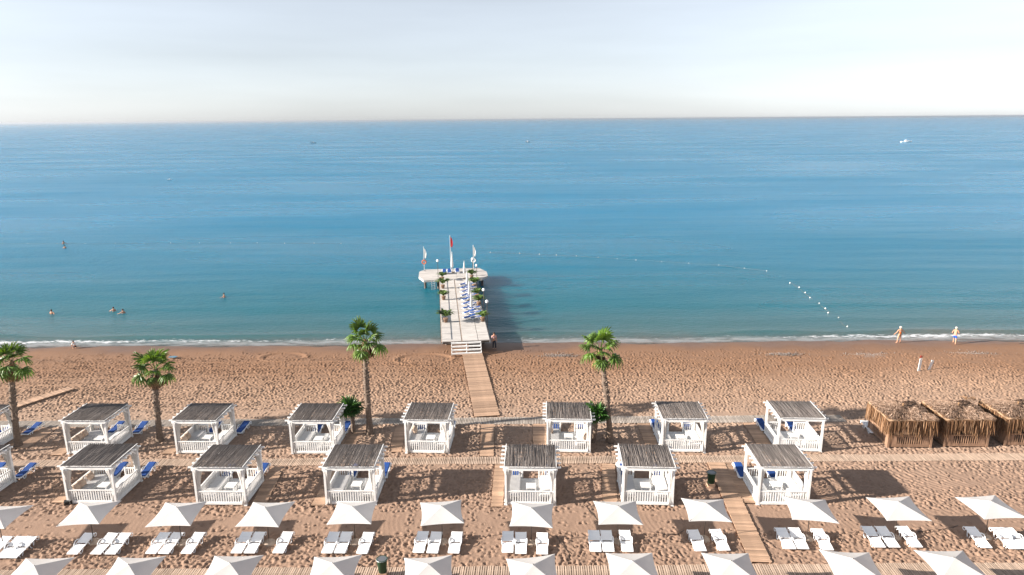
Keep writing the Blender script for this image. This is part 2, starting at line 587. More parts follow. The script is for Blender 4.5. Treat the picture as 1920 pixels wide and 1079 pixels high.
def sand_profile(y):
    return np.interp(y, [0, 58, 62.0, 67.4, 70, 90, 150, 400, 1000], [0, 0.0, 0.02, -0.15, -0.30, -1.5, -5, -15, -20])


def make_ground():
    step = 0.07
    x0, x1, y0, y1 = -60.0, 60.0, 25.5, 70.0
    nx = int((x1 - x0) / step) + 1
    ny = int((y1 - y0) / step) + 1
    xs = x0 + np.arange(nx) * step
    ys = y0 + np.arange(ny) * step
    X, Y = np.meshgrid(xs, ys)
    # where people walk
    tread = np.clip(smooth_noise(nx, ny, 75, 3) * 0.35 + smooth_noise(nx, ny, 28, 4) * 0.18 + 0.95, 0.30, 1.25)
    prof = np.interp(ys, [25, 33.4, 33.9, 35.7, 36.3, 48.8, 49.1, 50.2, 50.8, 57, 61, 64, 65.5],
                     [1, 1, 0.12, 0.10, 1, 1, 0.35, 0.35, 1, 0.9, 0.5, 0.14, 0.0])
    tread = tread * prof[:, None]
    # the swept patch at the right beyond the near promenade
    sw = np.exp(-(((X - 27) / 6) ** 2 + ((Y - 39) / 2.2) ** 2) ** 2)
    tread *= 1 - 0.75 * sw
    h = np.zeros((ny, nx))
    n_st = 190000
    px_ = rng.uniform(x0 + 1, x1 - 1, n_st)
    py_ = rng.uniform(y0 + 0.7, y1 - 2, n_st)
    ii = ((px_ - x0) / step).astype(int)
    jj = ((py_ - y0) / step).astype(int)
    keep = rng.uniform(0, 1.25, n_st) < tread[jj, ii]
    px_, py_, ii, jj = px_[keep], py_[keep], ii[keep], jj[keep]
    n = len(px_)
    ang = rng.uniform(0, PI, n)
    ln = rng.uniform(0.075, 0.135, n)
    wd = rng.uniform(0.048, 0.072, n)
    dp = rng.uniform(0.05, 0.13, n)
    ca, sa = np.cos(ang), np.sin(ang)
    R_ = 4
    for dj in range(-R_, R_ + 1):
        for di in range(-R_, R_ + 1):
            qx = x0 + (ii + di) * step - px_
            qy = y0 + (jj + dj) * step - py_
            u = (qx * ca + qy * sa) / ln
            w = (-qx * sa + qy * ca) / wd
            r2 = u * u + w * w
            val = -dp * np.exp(-r2 * 0.9) + 0.42 * dp * np.exp(-((np.sqrt(r2) - 1.75) ** 2) * 3.0)
            ok = (ii + di >= 0) & (ii + di < nx) & (jj + dj >= 0) & (jj + dj < ny)
            np.add.at(h, (jj[ok] + dj, ii[ok] + di), val[ok])
    k = 4
    for ax in (0, 1):
        c = np.cumsum(np.pad(h, [(k + 1, k) if a == ax else (0, 0) for a in (0, 1)], mode='edge'), axis=ax)
        lo = (c[2 * k + 1:] - c[:-2 * k - 1]) if ax == 0 else (c[:, 2 * k + 1:] - c[:, :-2 * k - 1])
        blur = lo / (2 * k + 1) if ax == 0 else None
        if ax == 0:
            hb = blur
        else:
            c = np.cumsum(np.pad(hb, [(0, 0), (k + 1, k)], mode='edge'), axis=1)
            hb = (c[:, 2 * k + 1:] - c[:, :-2 * k - 1]) / (2 * k + 1)
    h = np.tanh((h - 0.85 * hb) / 0.12) * 0.088
    h += (smooth_noise(nx, ny, 26, 5) * 0.012 + smooth_noise(nx, ny, 5, 6) * 0.010) * np.clip(tread + 0.15, 0, 1)
    h += smooth_noise(nx, ny, 120, 8) * 0.02 * np.clip((66 - Y) / 6, 0, 1)
    # rake lines in the swept strip
    rk = np.exp(-((Y - 34.8) / 0.95) ** 4)
    h += rk * 0.006 * np.sin((X * 0.995 + Y * 0.1 + 0.15 * np.sin(Y * 1.3)) * 2 * PI / 0.28) * np.clip(smooth_noise(nx, ny, 80, 31) + 0.8, 0, 1.4)
    # wheel tracks of the beach tractor
    for ty, ph, amp_, wgt in ((52.3, 0.4, 0.5, 1.0), (57.4, 1.7, 0.7, 1.0), (60.6, 2.6, 0.4, 0.8)):
        for off in (-0.75, 0.75):
            dd = Y - (ty + amp_ * np.sin(X * 0.06 + ph) + off)
            m_ = np.exp(-(dd / 0.13) ** 4)
            h = h * (1 - 0.75 * m_ * wgt) - wgt * m_ * (0.03 + 0.012 * np.sin(X * 2 * PI / 0.22 + dd * 18)) + 0.022 * wgt * np.exp(-((np.abs(dd) - 0.2) / 0.06) ** 2)
    # furrows left by a drag on the right
    fz = np.exp(-(((X - 24.5) / 4.5) ** 2 + ((Y - 38.5) / 3.4) ** 2) ** 2)
    h += fz * 0.022 * np.sin((X * 0.80 + Y * 0.6 + 0.3 * np.sin(Y)) * 2 * PI / 0.34)
    # long ridge beside the far promenade
    h += 0.07 * np.exp(-((Y - 50.3 - 0.15 * np.sin(X * 0.3)) / 0.35) ** 2)
    # scrape rings and small steps near the water
    for cx, cy, r in ((-8.5, 62.6, 1.9), (-22.5, 63.6, 1.5)):
        rr = np.sqrt(((X - cx) / 1.5) ** 2 + (Y - cy) ** 2)
        h += 0.06 * np.exp(-((rr - r) / 0.22) ** 2) - 0.05 * np.exp(-((rr - r + 0.35) / 0.25) ** 2)
    h += 0.05 * np.tanh((62.6 + 0.5 * np.sin(X * 0.21) + smooth_noise(nx, ny, 90, 9) * 0.4 - Y) / 0.25)
    # under the boards the sand is flat and a little lower
    cover = np.zeros((ny, nx))
    for _, a0, a1, b0, b1 in WALK:
        cover = np.maximum(cover, ((X > a0) & (X < a1) & (Y > b0 + 0.04) & (Y < b1 - 0.04)).astype(float))
    for (ax, ay), (bx, by), w, _ in PATHS:
        d = np.array([bx - ax, by - ay])
        L = np.hypot(*d)
        d /= L
        s = (X - ax) * d[0] + (Y - ay) * d[1]
        t = (X - ax) * d[1] - (Y - ay) * d[0]
        cover = np.maximum(cover, ((s > -0.05) & (s < L + 0.05) & (np.abs(t) < w / 2 - 0.03)).astype(float))
    h = np.where(cover > 0, np.clip(h * 0.3, -0.05, 0.0) - 0.03, h)
    wet = np.clip((66.6 - Y) / 1.6, 0, 1)
    edge = smooth_noise(nx, ny, 70, 12) * 0.016 + smooth_noise(nx, ny, 22, 13) * 0.006
    Z = sand_profile(Y) + h * wet + edge * np.clip((Y - 64) / 2, 0, 1)
    # far coarse margins so that the sheet reaches well past the picture on every side
    kx = np.abs(xs) < 46.0
    kx[::2] = True
    ky = ys < 63.5
    ky[::2] = True
    Z, xs, ys = Z[ky][:, kx], xs[kx], ys[ky]
    ny, nx = Z.shape
    xs2 = np.concatenate([[-3000, -900, -300, -140, -80], xs, [80, 140, 300, 900, 3000]])
    ys2 = np.concatenate([[-2500, -600, -150, -40, 5, 18], ys, [74, 80, 90, 120, 200, 500, 1500, 4000]])
    Z2 = np.repeat(sand_profile(ys2)[:, None], len(xs2), axis=1)
    Z2[6:6 + ny, 5:5 + nx] = Z
    XX, YY = np.meshgrid(xs2, ys2)
    me = grid_mesh('beach_sand', XX, YY, Z2, M['sand'])
    tag(link_mesh('beach_sand', me), 'trodden brown sand of the beach', None, None, 'structure')


def grid_mesh(name, X, Y, Z, mat):
    ny, nx = X.shape
    co = np.stack([X, Y, Z], -1).reshape(-1, 3).astype(np.float32)
    a = (np.arange(ny - 1)[:, None] * nx + np.arange(nx - 1)[None, :]).reshape(-1)
    quads = np.stack([a, a + 1, a + nx + 1, a + nx], -1).astype(np.int32)
    me = bpy.data.meshes.new(name)
    me.vertices.add(len(co))
    me.vertices.foreach_set('co', co.reshape(-1))
    me.loops.add(quads.size)
    me.loops.foreach_set('vertex_index', quads.reshape(-1))
    me.polygons.add(len(quads))
    me.polygons.foreach_set('loop_start', np.arange(len(quads), dtype=np.int32) * 4)
    me.polygons.foreach_set('use_smooth', np.ones(len(quads), dtype=bool))
    me.materials.append(mat)
    me.update()
    me.validate()
    return me


make_ground()


def make_sea():
    ys = [66.2]
    while ys[-1] < 60000:
        y = ys[-1]
        ys.append(y + (0.16 if y < 72 else 0.30 if y < 100 else (y - 66) * 0.012))
    ys = np.array(ys)
    xs = np.arange(-120, 120.01, 0.6)
    far = 120 * 1.35 ** np.arange(1, 22)
    xs = np.concatenate([-far[::-1], xs, far])
    X, Y = np.meshgrid(xs, ys)
    ny, nx = X.shape
    n1 = smooth_noise(nx, ny, 40, 21)
    n2 = smooth_noise(nx, ny, 14, 22)
    Z = np.full_like(X, SEA_Z)
    # small shore waves
    front = 70.6 + 0.5 * n1 + 0.25 * n2
    amp = 0.16 + 0.06 * n2
    d = Y - front
    Z += amp * np.where(d < 0, np.exp(-(d / 0.28) ** 2), np.exp(-(d / 0.9) ** 2)) * np.clip(np.abs(X) / 30, 0.5, 1)
    Z += 0.05 * np.exp(-((Y - 75.5 - 0.8 * n1) / 1.1) ** 2) + 0.04 * np.exp(-((Y - 82 - n1) / 1.6) ** 2)
    near = np.clip((220 - Y) / 120, 0, 1) * (np.abs(X) < 125)
    Z += near * (0.018 * np.sin(Y * 0.9 + n1 * 1.5 + X * 0.05) + 0.012 * n2) * np.clip((Y - 67) / 4, 0, 1)
    me = grid_mesh('sea', X, Y, Z, M['sea_water'])
    tag(link_mesh('sea', me), 'calm blue sea reaching to the horizon', None, None, 'structure')


make_sea()


# ---------------------------------------------------------------- walkways
def slat_walk(name, x0, x1, y0, y1, mat, label):
    root = empty(name, ((x0 + x1) / 2, (y0 + y1) / 2, 0))
    tag(root, label, None, None, 'structure')
    pitch = 0.117
    L = y1 - y0
    me = [MB().box((0, 0, 0), (0.078, L - dl, 0.04)).mesh('slat', mat) for dl in (0.0, 0.03, 0.06)]
    n = int((x1 - x0) / pitch)
    cx = (x0 + x1) / 2
    order = sorted(range(n), key=lambda i: abs(x0 + i * pitch))
    single = set(order[:300])
    rest = MB()
    skew = math.tan(TILT)
    for i in range(n):
        x = x0 + i * pitch + rnd.uniform(-0.008, 0.008) - cx
        z = 0.045 + rnd.uniform(-0.006, 0.006) + 0.012 * math.sin(i * 0.07)
        yy = rnd.uniform(-0.02, 0.02) + 0.02 * math.sin(i * 0.045)
        rz = TILT + rnd.uniform(-0.012, 0.012)
        if i in single:
            link_mesh('slat', rnd.choice(me), root, (x, yy, z), (0, 0, rz))
        else:
            rest.box((x, yy, z), (0.078, L - 0.02, 0.04), (0, 0, rz))
    r = rest.build('outer_slats', mat, root)
    r['kind'] = 'stuff'
    for s in (-0.32, 0.32):
        MB().box((0, s * L, 0.012), (x1 - x0, 0.07, 0.03)).build('runner', mat, root)


slat_walk('promenade', *WALK[0][1:], M['slat_grey'], 'weathered grey slatted promenade behind the back row of cabanas')
slat_walk('promenade', *WALK[1][1:], M['slat'], 'slatted wooden promenade between the two rows of cabanas')
slat_walk('promenade', *WALK[2][1:], M['slat'], 'slatted wooden promenade under the nearest row of parasols')


def plank_path(a, b, w, label, lift=0.0):
    a, b = Vector((*a, 0)), Vector((*b, 0))
    d = b - a
    L = d.length
    ang = math.atan2(d.y, d.x) - PI / 2
    root = empty('plank_path', a, ang)
    tag(root, label, None, None, 'structure')
    pitch = 0.165
    n = int(L / pitch)
    mes = [MB().box((0, 0, 0), (w - q, 0.150, 0.03)).mesh('plank', M['plank']) for q in (0.0, 0.02, 0.05)]
    tone = 0
    for i in range(n):
        link_mesh('plank', rnd.choice(mes), root,
                  (rnd.uniform(-0.015, 0.015), (i + 0.5) * L / n, 0.052 + lift + rnd.uniform(-0.005, 0.005)), (0, 0, rnd.uniform(-0.006, 0.006)))
    for s in (-0.42, 0.42):
        MB().box((s * w, L / 2, 0.018 + lift / 2), (0.07, L, 0.034 + lift)).build('runner', M['plank'], root)


for i, (a, b, w, lab) in enumerate(PATHS):
    plank_path(a, b, w, lab, {0: 0.10, 3: 0.06, 17: 0.16}.get(i, 0.02))

# ---------------------------------------------------------------- cabanas
CW, CD, RH = 1.46, 1.36, 2.40        # half width and depth between posts, beam height
RAIL_H = 0.98


def stick_mesh(seed):
    r = random.Random(seed)
    m = MB()
    for layer, (n, z) in enumerate(((110, 0.0), (120, 0.03), (44, 0.05))):
        for i in range(n):
            x = -1.53 + 3.06 * (i + 0.5) / n + r.uniform(-0.012, 0.012)
            dx = r.uniform(-0.05, 0.05)
            rr = r.uniform(0.012, 0.018)
            y0_, y1_ = -1.42 - r.uniform(-0.03, 0.04), 1.42 + r.uniform(-0.03, 0.06)
            if layer == 2:
                c = r.uniform(-1.0, 1.0)
                y0_, y1_ = max(-1.43, c - r.uniform(0.5, 1.2)), min(1.44, c + r.uniform(0.5, 1.2))
            ym = (y0_ + y1_) / 2
            zz = z + r.uniform(-0.008, 0.012)
            m.tube([(x, y0_, zz), (x + dx * 0.5 + r.uniform(-0.015, 0.015), ym, zz + r.uniform(-0.01, 0.015)), (x + dx, y1_, zz)], [rr, rr * 0.95, rr * 0.75], 5)
    return m.mesh('reed_roof', M['reed'], True)


STICKS = [stick_mesh(s) for s in (1, 2, 3, 4, 5)]
BALUSTER = MB().box((0, 0, 0), (0.062, 0.024, RAIL_H - 0.22)).mesh('baluster', M['white_paint'])


def railing(root, a, b, n):
    """panel of upright balusters between two points (x, y)"""
    a, b = Vector((*a, 0)), Vector((*b, 0))
    L = (b - a).length
    ang = math.atan2(b.y - a.y, b.x - a.x)
    r = MB().box((L / 2, 0, RAIL_H - 0.03), (L, 0.075, 0.06)).build('railing', M['white_paint'], root, loc=a, rot=(0, 0, ang))
    MB().box((L / 2, 0, 0.235), (L, 0.05, 0.07)).build('bottom_rail', M['white_paint'], r)
    for i in range(n):
        link_mesh('baluster', BALUSTER, r, ((i + 0.5) * L / n, 0, 0.20 + (RAIL_H - 0.22) / 2 - 0.02), (0, 0, 0))
    return r


def curtain_mesh(seed, full=1.0):
    r = random.Random(seed)
    ph = r.uniform(0, 6)
    m = MB()
    prof = []
    for i in range(15):
        z = 0.14 + (RH - 0.16) * i / 14
        t = (z - 1.15)
        rad_ = 0.085 + 0.10 * full * min(1, (t / 1.1) ** 2) if t > 0 else 0.085 + 0.075 * full * min(1, (t / 0.95) ** 2) * 1.2
        prof.append((rad_, z))
    m.lathe(prof, 24, fn=lambda a, z: (1 + 0.24 * math.sin(a * 7 + ph + z)) * (1.0 + 0.25 * math.cos(a)))
    return m.mesh('curtain', M['curtain'], True)


CURTAINS = [curtain_mesh(s, f) for s, f in ((1, 0.8), (2, 1.15), (3, 1.5))]


def make_cabana(i_stick, curtains, mattress, braces):
    root = empty('beach_cabana')
    W = M['white_paint']
    for sx in (-1, 1):
        for sy in (-1, 1):
            p = MB().box((0, 0, 1.24), (0.125, 0.125, 2.36)).box((0, 0, 0.035), (0.19, 0.19, 0.09)).build('post', W, root, loc=(sx * CW, sy * CD, 0))
    # platform with its skirt and floor boards
    for s in (-1, 1):
        MB().box((0, s * (CD + 0.03), 0.17), (2 * CW - 0.13, 0.05, 0.14)).build('skirt_board', W, root)
        MB().box((s * (CW + 0.03), 0, 0.17), (0.05, 2 * CD - 0.13, 0.14)).build('skirt_board', W, root)
    nb = 15
    bw = (2 * CD - 0.06) / nb
    bm_ = MB().box((0, 0, 0), (2 * CW - 0.03, bw - 0.012, 0.03)).mesh('floor_board', M['white_paint'])
    for i in range(nb):
        link_mesh('floor_board', bm_, root, (0, -CD + 0.03 + (i + 0.5) * bw, 0.205 + 0.001 * (i % 3)))
    # railings
    k = 0.0625
    railing(root, (-CW + k, -CD), (CW - k, -CD), 19)
    railing(root, (-CW, -CD + k), (-CW, CD - k), 18)
    railing(root, (CW, -CD + k), (CW, CD - k), 18)
    railing(root, (-CW + k, CD), (-0.52, CD), 6)
    railing(root, (0.52, CD), (CW - k, CD), 6)
    for s in (-1, 1):
        MB().box((s * 0.52, CD, 0.56), (0.07, 0.07, 0.88)).build('gate_post', W, root)
    # benches along both sides, with slatted seats
    for s in (-1, 1):
        b = MB()
        b.box((s * 0.64, 0, 0.36), (0.03, 2 * CD - 0.22, 0.20))
        b.box((s * (CW - 0.09), 0, 0.36), (0.03, 2 * CD - 0.22, 0.20))
        bo = b.build('bench', W, root)
        if mattress:
            mt = MB().box((s * 1.0, 0, 0.53), (0.76, 2 * CD - 0.26, 0.11)).build('mattress', M['seat_mattress'], bo)
            bevel(mt, 0.035, 2)
        else:
            sm = MB().box((0, 0, 0), (0.78, 0.105, 0.025)).mesh('bench_slat', W)
            for i in range(18):
                link_mesh('bench_slat', sm, bo, (s * 1.0, -CD + 0.17 + i * 0.140, 0.474))
    # beams, rafters, roof
    for s in (-1, 1):
        MB().box((0, s * CD, RH - 0.02), (2 * CW + 0.30, 0.07, 0.15)).build('roof_beam', W, root)
        MB().box((s * CW, 0, RH - 0.03), (0.07, 2 * CD - 0.075, 0.13)).build('side_beam', W, root)
    rm = MB().box((0, 0, 0), (3.62, 0.075, 0.085)).mesh('rafter', W)
    for i in range(6):
        link_mesh('rafter', rm, root, (0, -1.30 + i * 0.52, RH + 0.10))
    rf = link_mesh('reed_roof', STICKS[i_stick], root, (0, 0, RH + 0.165))
    rf['kind'] = 'stuff'
    t = MB()
    t.box((0, -1.435, RH + 0.175), (3.1, 0.03, 0.05))
    t.box((-1.535, 0, RH + 0.21), (0.045, 2.86, 0.03)).box((1.535, 0, RH + 0.21), (0.045, 2.86, 0.03))
    t.build('roof_trim', W, root)
    if braces:
        for sx in (-1, 1):
            for sy in (-1, 1):
                m = MB()
                m.bar((sx * CW, sy * (CD - 0.06), 1.95), (sx * CW, sy * (CD - 0.48), RH - 0.09), 0.06)
                m.build('brace', W, root)
    for sx, sy, k in curtains:
        link_mesh('curtain', CURTAINS[k], root, (sx * (CW - 0.10), sy * (CD - 0.10), 0), (0, 0, 0 if sx < 0 else PI))
    return root


PROTO = {
    'full': make_cabana(0, [(-1, -1, 1), (1, -1, 1), (1, 1, 0), (-1, 1, 0)], True, True),
    'tied': make_cabana(1, [(-1, -1, 0), (1, -1, 1), (1, 1, 0)], False, True),
    'bare': make_cabana(2, [], False, False),
    'left': make_cabana(2, [(-1, -1, 2), (1, -1, 0), (1, 1, 0)], True, True)}
CAB = {   # kind, label
    'B0': ('full', 'white cabana cut off by the left picture edge, back row behind the leftmost palm'),
    'B1': ('full', 'first whole white cabana from left in the back row, beige pillows inside'),
    'B2': ('full', 'white cabana in the back row right of the second palm from left'),
    'B3': ('tied', 'white cabana in the back row left of the paired tall and small palms'),
    'B4': ('left', 'white cabana in the back row just left of the boardwalk'),
    'B5': ('full', 'white cabana in the back row left of the tall leaning palm at centre right'),
    'B6': ('tied', 'second white cabana from right in the back row, left of the last open one'),
    'B7': ('bare', 'curtainless white cabana in the back row beside the thatched huts'),
    'F0': ('full', 'white cabana cut off by the left picture edge, front row'),
    'F1': ('full', 'first whole white cabana from left in the front row, beige bolsters inside'),
    'F2': ('tied', 'second whole white cabana from left in the front row'),
    'F3': ('left', 'white cabana in the front row below the paired palms'),
    'F4': ('left', 'white cabana in the front row beside the lower end of the boardwalk line'),
    'F5': ('left', 'second white cabana from right in the front row'),
    'F6': ('tied', 'rightmost white cabana in the front row beside the long plank path')}
ROT = {'B1': 0.3, 'B2': 0.4, 'B3': 0.8, 'B4': -0.8, 'B5': -1.0, 'B7': -1.3, 'F1': 1.2, 'F2': 0.8, 'F3': 1.4, 'F5': -1.0}
used = set()
CAB_OBJ = {}
for k, (kind, lab) in CAB.items():
    o = PROTO[kind] if kind not in used else copy_tree(PROTO[kind])
    used.add(kind)
    o.location = (*CABANAS[k], 0.0)
    o.rotation_euler.z = TILT + rad(ROT.get(k, 0))
    tag(o, lab, 'cabana', 'white beach cabanas in two rows')
    CAB_OBJ[k] = o
    for ch in o.children:
        if ch.name.startswith('curtain'):
            ch.data = rnd.choice(CURTAINS)
            f_ = rnd.uniform(0.85, 1.25)
            ch.scale = (f_, rnd.uniform(0.85, 1.25), 1)
            ch.rotation_euler.z += rnd.uniform(-0.6, 0.6)
        elif ch.name.startswith('reed_roof'):
            ch.data = rnd.choice(STICKS)
            ch.rotation_euler = (rnd.uniform(-0.006, 0.006), rnd.uniform(-0.006, 0.006), rnd.choice((0, PI)) + rnd.uniform(-0.008, 0.008))
SHORT = {'B0': 'cut off back cabana at left edge', 'B1': 'first whole back row cabana from left', 'B2': 'second whole back row cabana from left',
         'B3': 'third whole back row cabana from left', 'B4': 'back row cabana left of the boardwalk', 'B5': 'back row cabana right of the boardwalk',
         'B6': 'second last back row cabana', 'B7': 'back row cabana next to the huts', 'F0': 'cut off front cabana at left edge',
         'F1': 'first whole front row cabana from left', 'F2': 'second whole front row cabana from left', 'F3': 'third whole front row cabana from left',
         'F4': 'middle front row cabana', 'F5': 'second last front row cabana', 'F6': 'rightmost front row cabana'}


def local(k, x, y, z=0.0):
    o = CAB_OBJ[k]
    c, s = math.cos(o.rotation_euler.z), math.sin(o.rotation_euler.z)
    return (o.location.x + c * x - s * y, o.location.y + s * x + c * y, z)


# low tables inside
def make_table():
    r = empty('low_table')
    bevel(MB().box((0, 0, 0.40), (0.62, 0.62, 0.06)).build('table_top', M['white_paint'], r), 0.01)
    for sx in (-1, 1):
        for sy in (-1, 1):
            MB().box((sx * 0.26, sy * 0.26, 0.185), (0.06, 0.06, 0.37)).build('leg', M['white_paint'], r)
    MB().box((0, 0, 0.33), (0.52, 0.52, 0.05)).build('apron', M['white_paint'], r)
    return r


tab = make_table()
for i, k in enumerate(CAB):
    o = tab if i == 0 else copy_tree(tab)
    o.location = local(k, 0.05, -0.15 + 0.1 * (i % 3), 0.222)
    o.rotation_euler.z = CAB_OBJ[k].rotation_euler.z
    tag(o, 'square white low table inside the ' + SHORT[k], 'table', 'low tables in the cabanas')


# pillows
def pillow_mesh():
    bm = bmesh.new()
    bmesh.ops.create_grid(bm, x_segments=8, y_segments=8, size=0.5)
    vs_ = list(bm.verts)
    res = bmesh.ops.duplicate(bm, geom=list(bm.faces))
    top = {g for g in res['geom'] if isinstance(g, bmesh.types.BMVert)}
    for v in bm.verts:
        u, w = v.co.x * 2, v.co.y * 2
        t = 0.17 * ((1 - u * u) * (1 - w * w)) ** 0.45
        v.co.z = t if v in top else -t
        v.co.x *= 0.52 * (1 - 0.06 * (1 - w * w))
        v.co.y *= 0.52 * (1 - 0.06 * (1 - u * u))
    bmesh.ops.remove_doubles(bm, verts=bm.verts, dist=0.0005)
    bmesh.ops.recalc_face_normals(bm, faces=bm.faces)
    me = bpy.data.meshes.new('pillow')
    bm.to_mesh(me)
    bm.free()
    me.materials.append(M['beige_cloth'])
    me.polygons.foreach_set('use_smooth', [True] * len(me.polygons))
    return me


PIL = pillow_mesh()
for k, side, ysl in (('B1', -1, (-0.8, -0.3, 0.25)), ('B2', -1, (-0.7, -0.2)), ('F1', -1, (-0.75, -0.25, 0.6)), ('B5', -1, (0.6,)), ('B5', 1, (-0.4, 0.2)), ('B4', -1, (0.7,))):
    names = ['nearest to camera', 'middle one', 'farthest one'] if len(ysl) == 3 else ['nearer one', 'farther one'] if len(ysl) == 2 else ['single']
    for yv, w in zip(ysl, names):
        o = link_mesh('pillow', PIL, None, local(k, side * (CW - 0.22), yv, 0.82), (0, side * rad(-68), CAB_OBJ[k].rotation_euler.z + rnd.uniform(-0.1, 0.1)))
        tag(o, 'beige pillow, %s, on %s bench of %s' % (w, 'left' if side < 0 else 'right', SHORT[k]), 'pillow', 'beige pillows in the cabanas')


# ---------------------------------------------------------------- loungers
def make_lounger(cushion=False, name='sun_lounger'):
    r = empty(name)
    P_ = M['white_plastic']
    for s in (-1, 1):
        m = MB()
        x = s * 0.285
        m.tube([(x, -0.80, 0.20), (x, -0.45, 0.245), (x, -0.05, 0.27), (x, 0.35, 0.35), (x, 0.72, 0.41), (x, 0.82, 0.40)], 0.024, 6)
        m.tube([(x, 0.82, 0.40), (x * 1.04, 0.86, 0.33), (x * 1.05, 0.81, 0.24), (x * 1.03, 0.70, 0.24), (x, 0.60, 0.37)], 0.020, 6)
        m.build('side_rail', P_, r, True)
        a = MB()
        a.tube([(x * 1.05, -0.20, 0.25), (x * 1.14, -0.10, 0.36), (x * 1.17, 0.05, 0.42), (x * 1.15, 0.20, 0.40), (x * 1.08, 0.33, 0.33)], 0.024, 6)
        a.build('arm', P_, r, True)
        l = MB()
        l.tube([(x, -0.62, 0.22), (x, -0.59, 0.05), (x, -0.52, 0.02), (x, -0.44, 0.05), (x, -0.34, 0.24)], 0.025, 6)
        l.build('leg', P_, r, True)
        l = MB()
        l.tube([(x, 0.12, 0.30), (x, 0.24, 0.05), (x, 0.31, 0.02), (x, 0.39, 0.05), (x, 0.45, 0.34)], 0.025, 6)
        l.build('leg', P_, r, True)
    sm = MB().box((0, 0, 0), (0.545, 0.098, 0.022)).mesh('slat', P_)
    MB().box((0, -0.80, 0.205), (0.585, 0.06, 0.045)).build('foot_bar', P_, r)
    for i in range(7):
        y = -0.72 + i * 0.104
        link_mesh('slat', sm, r, (0, y, 0.225 + 0.065 * (y + 0.72)), (0.065, 0, 0))
    tilt = math.atan2(0.14, 0.72)
    for i in range(7):
        q = 0.07 + i * 0.105
        link_mesh('back_slat', sm, r, (0, 0.02 + q * math.cos(tilt), 0.285 + q * math.sin(tilt)), (tilt, 0, 0))
    if cushion:
        c = MB()
        c.box((0, -0.36, 0.295), (0.46, 0.78, 0.065), (0.065, 0, 0)).box((0, 0.39, 0.395), (0.46, 0.72, 0.065), (tilt, 0, 0))
        o = c.build('cushion', M['blue_cushion'], r)
        bevel(o, 0.02, 2)
    return r


LW = make_lounger(False)
LB = make_lounger(True)
ROW = {'U0': [(-27.9, 31.72), (-27.1, 31.71), (-26.53, 31.7)], 'U1': [(-23.52, 31.98), (-22.24, 31.97), (-21.49, 31.96)],
       'U2': [(-19.34, 31.98), (-18.63, 31.97), (-17.43, 31.96)], 'U3': [(-14.79, 31.97), (-14.08, 31.96), (-12.54, 31.95)],
       'U4': [(-9.95, 31.91), (-9.26, 31.91), (-8.06, 31.85)], 'U5': [(-5.07, 31.9), (-4.32, 31.85), (-3.19, 31.83)],
       'U6': [(-0.36, 31.85), (0.35, 31.75), (1.5, 31.69)], 'U7': [(4.35, 31.88), (5.03, 31.87), (6.05, 31.86)],
       'U8': [(9.87, 31.86), (11.13, 31.89)], 'U9': [(14.71, 31.99), (15.42, 31.98), (16.68, 31.87)],
       'U10': [(19.53, 32.07), (20.29, 32.06), (21.48, 32.05)], 'U11': [(25.15, 31.96), (26.55, 31.85), (27.14, 31.84)]}
ORD = ['first', 'second', 'third', 'fourth', 'fifth', 'sixth', 'seventh', 'eighth', 'ninth', 'tenth', 'eleventh', 'twelfth', 'thirteenth', 'fourteenth', 'fifteenth', 'sixteenth']
first = True
for ui, (k, lst) in enumerate(ROW.items()):
    for j, (x, y) in enumerate(lst):
        o = LW if first else copy_tree(LW)
        first = False
        o.location = (x - math.sin(TILT) * 0.82, y + 0.74, 0.0)
        o.rotation_euler.z = TILT + rad({'U8': 5, 'U6': 1.0, 'U5': -1.0}.get(k, 0) if j < 2 else 0) + rnd.uniform(-0.02, 0.02)
        which = ['left', 'middle', 'right'][j] if len(lst) == 3 else ['left', 'right'][j]
        tag(o, 'white plastic sun lounger, %s one under the %s parasol from left, loungers row' % (which, ORD[ui]), 'sun lounger', 'white loungers under the parasols')

BLUE = {'B0': (2.05, 0.1), 'F0': (1.5, -0.5), 'B1': (1.6, -0.25), 'F1': (1.4, -0.5), 'B2': (1.6, -0.5), 'F2': (1.0, -1.1), 'B3': (1.3, -0.75), 'F3': (1.3, -0.7),
        'B4': (1.1, -1.0), 'B5': (-0.85, 1.0), 'B6': (-1.25, 1.05), 'B7': (-1.4, 0.7), 'F4': (-1.0, 1.2), 'F5': (-1.1, 1.1), 'F6': (-1.45, 0.45)}
first = True
for k, (d1, d2) in BLUE.items():
    for d in (d1, d2):
        o = LB if first else copy_tree(LB)
        first = False
        o.location = local(k, d, CD + 0.95, 0.0)
        o.rotation_euler.z = TILT + rnd.uniform(-0.06, 0.06)
        tag(o, 'white lounger with blue cushion, %s one behind the %s' % ('left' if d == min(d1, d2) else 'right', SHORT[k]), 'sun lounger', 'blue cushioned loungers behind the cabanas')
for (x, y), lab in zip(((26.3, 46.35), (33.75, 46.4)), ('white plastic lounger peeking out left of the thatched huts', 'white plastic lounger showing in the gap between two thatched huts')):
    o = copy_tree(LW)
    o.location = (x, y, 0)
    o.rotation_euler.z = TILT
    tag(o, lab, 'sun lounger', 'white loungers by the huts')


